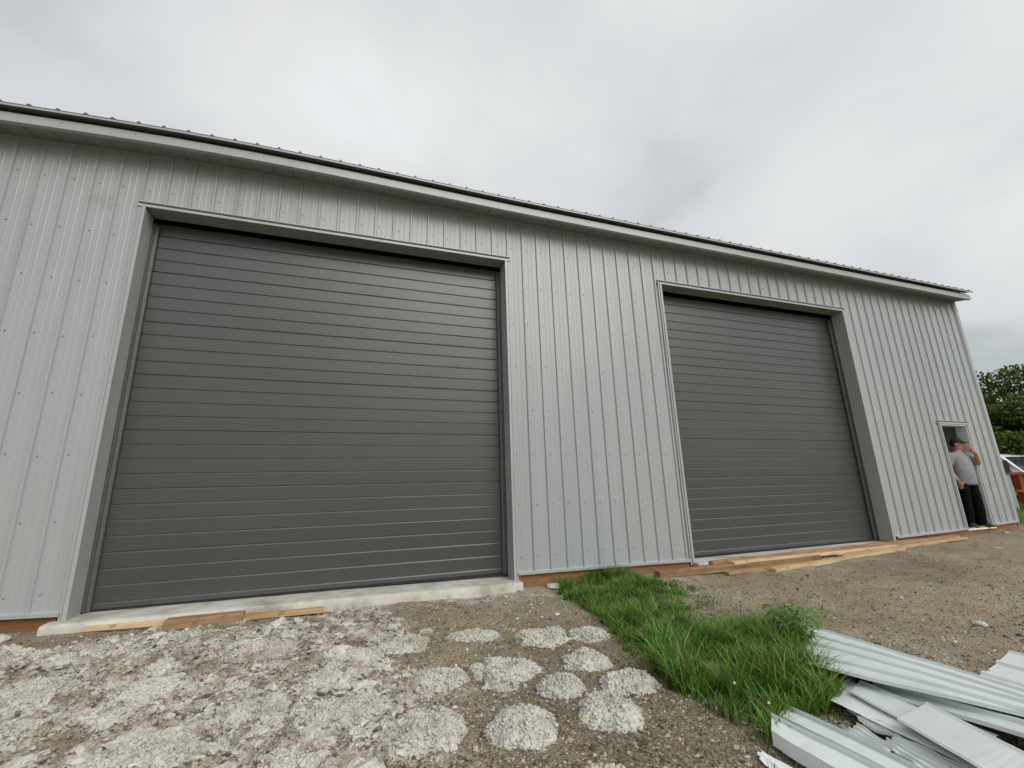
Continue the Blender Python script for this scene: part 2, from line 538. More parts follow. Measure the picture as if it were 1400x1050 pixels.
turf = np.clip(sstep(11.3, 12.4, GX + 0.5 * fbm(GX * 0.8, GY * 0.8, 0, 3, 8)) + sstep(-14, -18, GY) + sstep(-14, -18, GX), 0, 1) * (1 - 0.0 * GX)
ground = np_mesh('gravel_ground', np.stack([GX, GY, GZ], -1).reshape(-1, 3), GF, M['ground'], smooth=True, colattr={'cement': cement.ravel(), 'turf': turf.ravel()})
tag(ground, kind='structure')

# ------------------------------------------------------------------ the shed
S = 0.2286
D1 = dict(oL=-4.343, oR=0.011, iL=-4.281, iR=-0.051, bL=0.13, bR=0.095)
D2 = dict(oL=2.558, oR=6.885, iL=2.62, iR=6.812, bL=0.07, bR=0.13)
TOP_O, TOP_I = 4.399, 4.343
PD = dict(oL=8.875, oR=9.845, top=2.258)
X0, X1 = -8.92, 10.61
WALLTOP = 5.08
ZBX = [-20, -4.737, -4.336, 0.0, 1.78, 2.53, 7.0, 8.39, 9.74, 10.62]
ZBZ = [0.21, 0.203, 0.171, 0.155, 0.135, 0.116, 0.175, 0.195, 0.237, 0.268]
def zb(x): return float(np.interp(x, ZBX, ZBZ))
FBX = [-9.5, -7, -5.472, -4.655, -3.934, -3.3, -2.82, -2.2, -1.528, -0.02, 1.9, 3.925, 7, 10.61]
FBZ = [4.80, 4.85, 4.912, 4.962, 4.995, 5.008, 5.010, 5.006, 4.995, 4.970, 4.958, 4.950, 4.941, 4.931]
def fb(x): return float(np.interp(x, FBX, FBZ))

shed = empty('metal_shed', (3, 0, 0))
tag(shed, 'long light grey ribbed metal shed with two charcoal overhead doors', 'building')
SH = shed
def part(mb, name, mat, parent=None, **k):
    o = mb.build(name, mat, None, **k)
    par = parent or SH
    o.parent = par
    o.matrix_parent_inverse = par.matrix_world.inverted() if par is not SH else Matrix.Translation((-3, 0, 0))
    return o

def rib_profile(k0, k1):
    """x,height pairs of one ribbed sheet between rib k0 and k1"""
    pts = []
    for k in range(k0, k1 + 1):
        x = k * S
        if k == k0:
            pts += [(x, 0.021), (x + 0.010, 0.021), (x + 0.019, 0.0)]
        elif k == k1:
            pts += [(x - 0.019, 0.0), (x - 0.010, 0.021), (x - 0.0015, 0.021)]
        else:
            pts += [(x - 0.019, 0.0), (x - 0.010, 0.021), (x + 0.010, 0.021), (x + 0.019, 0.0)]
        if k < k1:
            for mx in (0.085, 0.144):
                pts += [(x + mx - 0.010, 0.0), (x + mx - 0.004, 0.0018), (x + mx + 0.004, 0.0018), (x + mx + 0.010, 0.0)]
    return pts
def openings(x):
    """z intervals of wall at x"""
    if D1['oL'] + 0.02 < x < D1['oR'] - 0.02 or D2['oL'] + 0.02 < x < D2['oR'] - 0.02:
        return [(TOP_O - 0.02, WALLTOP)]
    if PD['oL'] + 0.02 < x < PD['oR'] - 0.02:
        return [(PD['top'] - 0.02, WALLTOP)]
    return [(None, WALLTOP)]
cuts = [D1['oL'] + 0.02, D1['oR'] - 0.02, D2['oL'] + 0.02, D2['oR'] - 0.02, PD['oL'] + 0.02, PD['oR'] - 0.02]
k = -39
while k * S < X1:
    pts = rib_profile(k, k + 4)
    ext = []
    for (a, ha), (b_, hb) in zip(pts[:-1], pts[1:]):
        ext.append((a, ha))
        for c in sorted(cuts):
            if a < c < b_:
                ext.append((c, ha + (hb - ha) * (c - a) / (b_ - a)))
    ext.append(pts[-1])
    mb = MB()
    for (a, ha), (b_, hb) in zip(ext[:-1], ext[1:]):
        if a >= X1 - 0.03: continue
        b_ = min(b_, X1 - 0.03)
        for z0, z1 in openings((a + b_) / 2):
            za = zb(a) if z0 is None else z0; zbb = zb(b_) if z0 is None else z0
            mb.add([(a, -ha, za), (b_, -hb, zbb), (b_, -hb, z1), (a, -ha, z1)], [(0, 1, 2, 3)])
    if mb.f:
        part(mb, 'wall_panel', M['wall'], recalc=False)
    k += 4

# screws: rows two feet apart, one beside every rib
mb = MB()
for zi, z in enumerate([0.36, 0.970, 1.595, 2.19, 2.79, 3.405, 3.97, 4.565]):
    for kk in range(-32, 47):
        x = kk * S + 0.052 + random.uniform(-0.012, 0.02)
        zz_ = z + random.uniform(-0.012, 0.012)
        if x > X1 - 0.06 or any(zz_ < iv[0] + 0.06 for iv in openings(x) if iv[0] is not None): continue
        if random.random() < 0.02: continue
        r0 = 0.0085
        vs = [(x + r0 * math.cos(a), -0.001, zz_ + r0 * math.sin(a)) for a in np.arange(6) * math.pi / 3]
        vs += [(x + 0.6 * r0 * math.cos(a), -0.007, zz_ + 0.6 * r0 * math.sin(a)) for a in np.arange(6) * math.pi / 3]
        mb.add(vs, [(j, (j + 1) % 6, 6 + (j + 1) % 6, 6 + j) for j in range(6)] + [(11, 10, 9, 8, 7, 6)])
o = part(mb, 'screws', M['screw']); o['kind'] = 'stuff'

# base trim (rat guard) with its bright upper ledge, and the treated skirt boards
for a, b_ in [(X0, D1['oL'] + 0.006), (D1['oR'] - 0.006, D2['oL'] + 0.006), (D2['oR'] + 0.03, PD['oL'] + 0.02), (PD['oR'] - 0.02, X1 - 0.02)]:
    mb = MB()
    n = max(2, int((b_ - a) / 0.6))
    xs = [a + (b_ - a) * i / n for i in range(n + 1)]
    mb.prism_x([(0.004, 0.045), (-0.024, 0.030), (-0.046, 0.026), (-0.046, 0.0), (-0.040, 0.0), (-0.040, 0.02), (0.004, 0.022)], xs, dz=zb)
    part(mb, 'base_trim', M['trim'])
for a, b_ in [(X0, -4.36), (0.0, 2.556), (6.93, 8.02), (8.025, X1 - 0.005)]:
    mb = MB()
    n = max(2, int((b_ - a) / 0.6))
    xs = [a + (b_ - a) * i / n for i in range(n + 1)]
    V = []
    for x in xs:
        g = float(np.interp(x, WX, WZ)) - 0.12
        V += [(x, 0.0, g), (x, 0.0, zb(x) + 0.02), (x, 0.038, zb(x) + 0.02), (x, 0.038, g)]
    F = []
    for i in range(n):
        for j in range(4):
            F.append((i * 4 + j, i * 4 + (j + 1) % 4, i * 4 + 4 + (j + 1) % 4, i * 4 + 4 + j))
    F += [(3, 2, 1, 0), tuple(n * 4 + j for j in range(4))]
    mb.add(V, F)
    part(mb, 'skirt_board', M['skirt'])

# big door trims
SEAM = 3.06
def side_trim(xo, xi, zbot, sgn):
    """sgn=+1: opening lies to +x of the trim"""
    w = abs(xi - xo)
    def prof(d):
        p = [(0, -0.001), (0, -0.024 - d), (0.020, -0.024 - d), (0.022, -0.018), (0.026, -0.018), (0.028, -0.034 - d), (w, -0.034 - d), (w, 0.193), (w - 0.006, 0.193), (w - 0.006, -0.001)]
        return [(xo + sgn * q, y) for q, y in p]
    mb = MB(); mb.prism_z(prof(0.0), zbot, SEAM); part(mb, 'jamb_trim', M['trim'])
    mb = MB(); mb.prism_z([(x + sgn * (0.0015), y) for x, y in prof(0.0012)], SEAM - 0.001, TOP_I - 0.002); part(mb, 'jamb_trim', M['trim'])
def header_trim(xa, xb):
    mb = MB()
    # drip lip, shadow gap, face and the underside return
    mb.prism_x([(0.0, TOP_O + 0.012), (-0.048, TOP_O + 0.004), (-0.048, TOP_O - 0.006), (-0.018, TOP_O - 0.008), (-0.018, TOP_O - 0.024), (-0.036, TOP_O - 0.026), (-0.036, TOP_I),
                (-0.026, TOP_I), (-0.026, TOP_I + 0.01), (0.0, TOP_I + 0.01)], [xa - 0.012, xb + 0.012])
    part(mb, 'header_trim', M['trim'])
    mb = MB(); mb.box(xa + 0.07, xb - 0.07, -0.0255, 0.193, TOP_I + 0.001, TOP_I + 0.009); part(mb, 'header_underside_shade', M['soffit'])  # underside of the same trim, its shade put in as a darker colour
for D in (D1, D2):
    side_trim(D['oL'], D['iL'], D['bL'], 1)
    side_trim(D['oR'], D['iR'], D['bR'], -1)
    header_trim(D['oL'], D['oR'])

# overhead doors
def overhead_door(D, zbot, ztop, label):
    xl, xr = D['iL'] - 0.02, D['iR'] + 0.02
    YD = 0.27
    mb = MB(); mb.box(xl - 0.05, xr + 0.05, YD + 0.02, YD + 0.05, zbot + 0.02, ztop - 0.01)
    dr = part(mb, 'overhead_door', M['door'])
    dr['label'] = label
    lines = [zbot + 0.058 + 0.1525 * i for i in range(28)]
    joints = [zbot] + [lines[i] for i in (3, 7, 11, 15, 19, 23)] + [ztop]
    for s in range(7):
        z0, z1 = joints[s], joints[s + 1]
        prof = [(YD + 0.02, z0 + 0.0005), (YD + (0.011 if s else 0.001), z0 + 0.0005), (YD + (0.006 if s else 0.0), z0 + 0.002)]
        for L in lines:
            if z0 + 0.03 < L < z1 - 0.03:
                prof += [(YD, L - 0.017), (YD + 0.011, L - 0.001), (YD + 0.011, L), (YD + 0.005, L + 0.0015)]      # pressed groove
        prof += [(YD, z1 - 0.018), (YD + 0.011, z1 - 0.003), (YD + 0.02, z1 - 0.003)]
        mb = MB(); mb.prism_x(prof, [xl, xr])
        part(mb, 'door_section', M['door'], dr)
    for a, sg in ((D['iL'], 1), (D['iR'], -1)):
        mb = MB()
        mb.prism_z([(a + sg * -0.02, 0.205), (a + sg * 0.022, 0.205), (a + sg * 0.022, 0.225), (a + sg * 0.05, 0.238), (a + sg * 0.052, 0.256), (a + sg * 0.046, 0.256), (a + sg * 0.044, 0.246), (a + sg * 0.016, 0.235), (a + sg * -0.02, 0.235)], zbot - 0.01, ztop - 0.05)
        part(mb, 'side_seal', M['seal'], dr)
    mb = MB(); mb.box(xl, xr, YD - 0.004, YD + 0.03, zbot - 0.022, zbot - 0.001)
    part(mb, 'bottom_seal', M['rubber'], dr)
    return dr
overhead_door(D1, 0.152, 4.335, 'larger looking charcoal door nearer the camera')
overhead_door(D2, 0.142, 4.315, 'charcoal door farther from the camera')

# eave: soffit, fascia, drip edge, roof sheets
xsE = list(np.arange(X0, X1, 0.35)) + [X1]
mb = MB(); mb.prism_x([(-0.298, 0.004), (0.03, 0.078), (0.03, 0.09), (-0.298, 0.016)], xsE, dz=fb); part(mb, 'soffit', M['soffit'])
mb = MB()
for x in np.arange(X0 + 0.15, X1, S):     # standing seams of the soffit
    d = fb(x)
    mb.add([(x - 0.006, -0.296, d + 0.0035), (x, -0.296, d - 0.006), (x + 0.006, -0.296, d + 0.0035), (x - 0.006, -0.002, d + 0.070), (x, -0.002, d + 0.061), (x + 0.006, -0.002, d + 0.070)], [(0, 1, 4, 3), (1, 2, 5, 4)])
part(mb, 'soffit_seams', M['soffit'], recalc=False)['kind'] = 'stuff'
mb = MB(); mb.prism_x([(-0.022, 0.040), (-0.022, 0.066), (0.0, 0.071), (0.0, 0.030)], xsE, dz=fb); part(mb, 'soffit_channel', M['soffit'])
# fascia in lengths of about three metres
fx_ = [X0, -5.9, -2.85, 0.2, 3.25, 6.3, 9.35, X1 + 0.012]
for a, b_ in zip(fx_[:-1], fx_[1:]):
    mb = MB(); n = max(2, int((b_ - a) / 0.35)); xs = [a + (b_ - a - 0.001) * i / n for i in range(n + 1)]
    mb.prism_x([(-0.30, 0.0), (-0.30, 0.101), (-0.285, 0.103), (-0.285, 0.02), (-0.25, 0.003), (-0.25, 0.0)], xs, dz=fb); part(mb, 'fascia', M['trim'])
mb = MB()
for x in np.arange(X0 + 0.2, X1, 0.62):
    d = fb(x) + 0.065 + random.uniform(-0.004, 0.004); r0 = 0.008
    vs = [(x + r0 * math.cos(a), -0.3005, d + r0 * math.sin(a)) for a in np.arange(6) * math.pi / 3] + [(x, -0.307, d)]
    mb.add(vs, [(j, (j + 1) % 6, 6) for j in range(6)])
part(mb, 'fascia_screws', M['screw'])['kind'] = 'stuff'
mb = MB(); mb.prism_x([(-0.26, 0.103), (-0.26, 0.145), (-0.22, 0.145), (-0.22, 0.103)], xsE, dz=fb); part(mb, 'sub_fascia', M['roof'])
mb = MB(); mb.prism_x([(-0.357, 0.140), (-0.357, 0.163), (-0.2, 0.205), (-0.2, 0.200), (-0.351, 0.158), (-0.351, 0.140)], xsE + [X1 + 0.02], dz=fb); part(mb, 'drip_edge', M['trim'])
SL = 4 / 12.0
RIDGE_Y = 6.2
k = -39
while k * S < X1 + 0.02:
    pts = rib_profile(k, k + 4)
    mb = MB()
    for (a, ha), (b_, hb) in zip(pts[:-1], pts[1:]):
        if a > X1 + 0.03: continue
        da, db = fb(a) + 0.17, fb(b_) + 0.17
        y0 = -0.36
        e0, e1 = 4.95 + 0.17 + (RIDGE_Y - y0) * SL, 4.95 + 0.17 + (RIDGE_Y - y0) * SL
        mb.add([(a, y0, da + ha), (b_, y0, db + hb), (b_, RIDGE_Y, e1 + hb), (a, RIDGE_Y, e0 + ha),
                (a, y0, da - 0.006), (b_, y0, db - 0.006), (b_, RIDGE_Y, e1 - 0.006), (a, RIDGE_Y, e0 - 0.006)],
               [(0, 1, 2, 3), (7, 6, 5, 4), (4, 5, 1, 0)])
    if mb.f: part(mb, 'roof_panel', M['roof'], recalc=False)
    k += 4
# rear slope, gable ends and rear wall close the building
mb = MB()
RZ = 4.95 + 0.17 + (RIDGE_Y + 0.36) * SL
mb.add([(X0, RIDGE_Y, RZ), (X1 + 0.02, RIDGE_Y, RZ), (X1 + 0.02, 12.45, 5.08), (X0, 12.45, 5.08)], [(0, 1, 2, 3)])
part(mb, 'rear_roof', M['roof'])
mb = MB(); mb.box(X0, X1, 12.35, 12.40, -0.1, 5.12); part(mb, 'rear_wall', M['wall'])
for xx in (X0, X1 - 0.03):
    mb = MB()
    poly = [(0.0, -0.1), (12.35, -0.1), (12.35, 5.09), (RIDGE_Y, RZ - 0.008), (0.0, 5.215)]
    mb.add([(xx, y, z) for y, z in poly] + [(xx + 0.03, y, z) for y, z in poly],
           [(0, 1, 2, 3, 4), (9, 8, 7, 6, 5)] + [(j, (j + 1) % 5, 5 + (j + 1) % 5, 5 + j) for j in range(5)])
    part(mb, 'gable_wall', M['wall'])
mb = MB(); mb.prism_z([(X1 - 0.075, -0.001), (X1 - 0.075, -0.026), (X1 - 0.055, -0.030), (X1 + 0.012, -0.030), (X1 + 0.012, 0.08), (X1 + 0.004, 0.08), (X1 + 0.004, -0.001)], zb(X1) + 0.02, 4.99)
part(mb, 'corner_trim', M['trim'])
mb = MB(); mb.box(X0 + 0.05, X1 - 0.05, 0.34, 12.3, 0.0, 0.118); part(mb, 'floor_slab', M['concrete_in'])

# personnel doorway
pl, pr_, pt = PD['oL'], PD['oR'], PD['top']
zs = 0.222
for a, sg in ((pl, 1), (pr_, -1)):
    mb = MB()
    mb.prism_z([(a, -0.001), (a, -0.026), (a + sg * 0.022, -0.026), (a + sg * 0.024, -0.016), (a + sg * 0.028, -0.016), (a + sg * 0.03, -0.034), (a + sg * 0.062, -0.034), (a + sg * 0.062, -0.001)], zb(a) - 0.02, pt - 0.062)
    part(mb, 'doorway_trim', M['trim'])
    mb = MB(); mb.prism_z([(a + sg * 0.0625, -0.018), (a + sg * 0.082, -0.018), (a + sg * 0.082, 0.17), (a + sg * 0.0625, 0.17)], zs, pt - 0.07)
    part(mb, 'door_jamb', M['frame'])
mb = MB(); mb.prism_x([(0, pt + 0.01), (-0.045, pt + 0.003), (-0.045, pt - 0.006), (-0.016, pt - 0.009), (-0.016, pt - 0.022), (-0.036, pt - 0.024), (-0.036, pt - 0.06), (0.0, pt - 0.06)], [pl - 0.012, pr_ + 0.012]); part(mb, 'doorway_trim', M['trim'])
mb = MB(); mb.box(pl + 0.06, pr_ - 0.06, -0.018, 0.17, pt - 0.085, pt - 0.062); part(mb, 'door_head', M['frame'])
mb = MB(); mb.box(pl + 0.03, pr_ - 0.03, -0.03, 0.30, zs - 0.03, zs); part(mb, 'door_sill', M['frame'])
# timber framing and boarded partition seen inside
mb = MB(); mb.box(7.6, X1 - 0.1, 1.9, 1.95, 0.12, 3.0); part(mb, 'partition', M['dark_in'])
mb = MB(); mb.box(10.05, 10.09, 0.25, 1.9, 0.12, 2.9); part(mb, 'partition', M['frame'])
mb = MB(); mb.box(9.93, 10.02, 0.9, 1.0, 0.12, 2.6); part(mb, 'stud', M['rubber'])

# ------------------------------------------------------------------ concrete thresholds
def threshold(name, xa, xb, yf, zt, label):
    n = 90
    xs = np.linspace(xa, xb, n)
    rows = [(0.335, 0.0, 0.0), (0.12, 0.0, 0.0), (-0.03, -0.001, 0.1), (yf + 0.03, -0.004, 0.5), (yf + 0.008, -0.008, 0.9), (yf - 0.002, -0.018, 1.0), (yf - 0.006, -0.075, 1.0), (yf - 0.03, -0.2, 1.0)]
    V = []
    for (y, dz_, w) in rows:
        yy = y + w * (0.014 * fbm(xs * 1.1, 0 * xs, 0, 2, 51) + 0.005 * fbm(xs * 9, 0 * xs, 3, 3, 52))
        # the poured edge flares out at the corners
        z = zt(xs) + dz_ + w * 0.006 * fbm(xs * 6, 0 * xs + y * 9, 0, 3, 53)
        V.append(np.stack([xs, yy, z], -1))
    V = np.concatenate(V)
    r = len(rows)
    idx_ = np.arange(r * n).reshape(r, n)
    F = np.stack([idx_[1:, :-1], idx_[1:, 1:], idx_[:-1, 1:], idx_[:-1, :-1]], -1).reshape(-1, 4)
    o = np_mesh(name, V, F, M['slab'], smooth=True)
    tag(o, kind='structure')
    o['label'] = label
    # close the two ends
    bm = bmesh.new(); bm.from_mesh(o.data); bm.verts.ensure_lookup_table()
    bvs = list(bm.verts)
    for c in (0, n - 1):
        bm.faces.new([bvs[idx_[i, c]] for i in range(r)] + [bm.verts.new((xs[c], 0.335, -0.2))])
    bm.to_mesh(o.data); bm.free()
    return o
threshold('concrete_threshold', -4.40, 0.015, -0.17, lambda x: np.interp(x, [-4.4, -2, 0], [0.132, 0.124, 0.098]), 'poured concrete sill under the nearer overhead door')
threshold('concrete_threshold', 2.60, 6.90, -0.12, lambda x: np.interp(x, [2.6, 5, 6.9], [0.105, 0.112, 0.118]), 'poured concrete sill under the farther overhead door')

# ------------------------------------------------------------------ loose boards
def board(label, a, b_, w, h, z=0.0, zr=None, ragged=True, group='loose boards along the wall', mat='pine'):
    """a,b: front bottom edge ends (x,y); w: depth away from the camera; h: thickness"""
    a = Vector((a[0], a[1])); b_ = Vector((b_[0], b_[1]))
    L = (b_ - a).length
    ang = math.atan2(b_.y - a.y, b_.x - a.x)
    mb = MB()
    n = max(2, int(L / 0.25))
    V = []; 
    bow = random.uniform(-0.008, 0.008)
    for i in range(n + 1):
        t = i / n
        e0 = 0.012 * random.uniform(-1, 1) if i in (0, n) else 0
        x = L * t
        dy = bow * 4 * t * (1 - t)
        V += [(x + e0, dy, 0), (x, dy + w, 0), (x - e0, dy + w, h), (x + e0, dy, h)]
    F = []
    for i in range(n):
        for j in range(4):
            F.append((i * 4 + j, i * 4 + (j + 1) % 4, i * 4 + 4 + (j + 1) % 4, i * 4 + 4 + j))
    F += [(0, 1, 2, 3), tuple(n * 4 + j for j in (3, 2, 1, 0))]
    mb.add(V, F)
    o = mb.build('loose_board', M[mat])
    bevel(o, 0.0035)
    z2 = z if zr is None else zr
    o.location = (a.x, a.y, z)
    o.rotation_euler = (random.uniform(-0.03, 0.03), -math.atan2(z2 - z, L), ang)
    tag(o, label, 'board', group)
    return o
board('pale pine board by the left foot of the nearer door, leftmost of its row', (-4.09, -0.20), (-3.0, -0.245), 0.085, 0.042, 0.055, 0.04)
board('short thick weathered block lying in front of the pale boards at the nearer door', (-3.44, -0.38), (-2.83, -0.36), 0.12, 0.085, 0.03, 0.025, mat='oldwood')
board('small pine offcut between the thick block and the right-hand pale board', (-2.86, -0.32), (-2.70, -0.315), 0.07, 0.055, 0.03)
board('pale pine board ending halfway along the sill, rightmost at the nearer door', (-2.745, -0.29), (-2.15, -0.32), 0.088, 0.042, 0.03)
board('heavy squared beam with one end in the grass, left end of the board pile', (1.80, -0.33), (4.55, -0.40), 0.12, 0.085, 0.005, 0.02, mat='oldwood')
board('rough board resting on top of the beam against the farther sill', (2.78, -0.20), (7.55, -0.10), 0.09, 0.04, 0.085, 0.10, mat='oldwood')
board('long pale board lying in the middle of the pile below the farther door', (2.98, -0.37), (6.36, -0.36), 0.09, 0.04, 0.085, 0.085)
board('broken knotty board at the front foot of the pile by the gravel', (2.72, -0.53), (4.30, -0.55), 0.10, 0.04, 0.0, 0.02, mat='oldwood')
board('long straight board along the front of the pile, nearest the gravel', (3.35, -0.68), (6.2, -0.545), 0.09, 0.045, 0.005, 0.065)
board('thin sunlit board sticking out at the right end of the pile', (4.9, -0.48), (8.1, -0.40), 0.10, 0.035, 0.055, 0.115)
board('flat reddish plank lying under the pile beside the right door trim', (5.2, -0.30), (8.35, -0.17), 0.12, 0.035, 0.08, 0.115, mat='oldwood')
board('short pale lath on the gravel below the skirt board near the doorway', (7.55, -0.30), (8.35, -0.17), 0.06, 0.02, 0.095, 0.115)
board('small wood scrap lying alone on the gravel right of the pile', (7.35, -1.12), (7.72, -1.07), 0.05, 0.025, 0.06)

# ------------------------------------------------------------------ spilt concrete
def ico():
    bm = bmesh.new(); bmesh.ops.create_icosphere(bm, subdivisions=1, radius=1)
    bm.verts.index_update()
    v = np.array([tuple(q.co) for q in bm.verts]); f = np.array([[q.index for q in fc.verts] for fc in bm.faces]); bm.free()
    return v, f
ICO = ico()
CAM_RT = math.atan2(-0.3287, 0.944)
def blob(cx, cy, w, d, h, seed, label, rot=0.0, lobes=0.13, mat='conc', name='concrete_blob', group='blobs of dumped concrete', dent=0.0, nr=46, ns=150, point=0.0):
    r = np.linspace(0, 1, nr) ** 0.8
    th = np.linspace(0, 2 * np.pi, ns, endpoint=False)
    R, T = np.meshgrid(r, th, indexing='ij')
    ux, uy = np.cos(T), np.sin(T)
    out = 1 + lobes * fbm(ux * 1.3 + seed * 3.1, uy * 1.3, 0, 2, seed) + 0.07 * fbm(ux * 4.5, uy * 4.5 + seed, 0, 3, seed + 5)
    out = out + point * np.exp(-((T - np.pi * 0.5) / 0.45) ** 2)
    a, b_ = w / 2 * 1.02, d / 2 * 1.02
    lx, ly = R * out * a * ux, R * out * b_ * uy
    ang = CAM_RT + rot
    x = lx * math.cos(ang) - ly * math.sin(ang); y = lx * math.sin(ang) + ly * math.cos(ang)
    h = h * 1.25
    prof = (1 - R ** 4.2)
    z = h * prof * (0.75 + 0.35 * fbm(x * 6 + seed, y * 6, 0, 2, seed + 9))
    if dent: z = z - dent * np.exp(-(((lx + 0.15 * a) / (0.45 * a)) ** 2 + ((ly - 0.1 * b_) / (0.4 * b_)) ** 2))
    fade = np.clip((1 - R) * 9, 0.25, 1)
    wx, wy = x + 0.012 * fbm(x * 22, y * 22, 1, 2, seed + 2), y + 0.012 * fbm(x * 22, y * 22, 5, 2, seed + 3)
    pop = 0.016 * (0.55 - worley(wx * 32, wy * 32, seed)) + 0.010 * (0.5 - worley(wx * 75, wy * 75, seed + 1))
    z = z + fade * (pop + 0.012 * (0.35 - np.abs(fbm(x * 9, y * 9, 0, 2, seed + 21))))
    j = 0.011 * fbm(x * 34, y * 34, 7, 2, seed + 33) * np.clip(R * 2, 0, 1)
    x = x + j * ux; y = y + j * uy
    gz = ground_z(x + cx, y + cy, 0.25)
    z = np.maximum(z, -0.01) + gz * (1 - 0.0 * R)
    z[-1, :] -= 0.03
    V = np.stack([x, y, z], -1).reshape(-1, 3)
    idx_ = np.arange(nr * ns).reshape(nr, ns)
    nxt = np.roll(idx_, -1, axis=1)
    F = np.concatenate([np.stack([idx_[:-1], idx_[1:], nxt[1:]], -1).reshape(-1, 3), np.stack([idx_[:-1], nxt[1:], nxt[:-1]], -1).reshape(-1, 3)])
    # coarse aggregate standing proud of the crust
    rb = np.random.default_rng(seed)
    n = int(6500 * w * d)
    rr = np.sqrt(rb.uniform(0, 0.98, n)); tt = rb.integers(0, ns, n)
    ri = np.clip(np.searchsorted(r, rr), 1, nr - 2)
    P = V.reshape(nr, ns, 3)[ri, tt] + np.stack([rb.uniform(-.004, .004, n), rb.uniform(-.004, .004, n), 0 * rr], -1)
    bs, bt = ICO
    sz = np.clip(rb.lognormal(math.log(0.0062), 0.35, n), 0.003, 0.014)
    CV = bs[None] * (1 + rb.uniform(-0.3, 0.3, (n, len(bs), 1))) * sz[:, None, None] * np.array((1.1, 1.1, 0.85))
    CV = (CV + P[:, None, :] + np.array((0, 0, 0.0))).reshape(-1, 3)
    CF = (bt[None] + (np.arange(n) * len(bs))[:, None, None]).reshape(-1, 3) + len(V)
    V = np.concatenate([V, CV]); F = np.concatenate([F, CF])
    o = np_mesh(name, V, F, M[mat], smooth=True)
    o.location = (cx, cy, 0)
    tag(o, label, 'concrete', group)
    return o
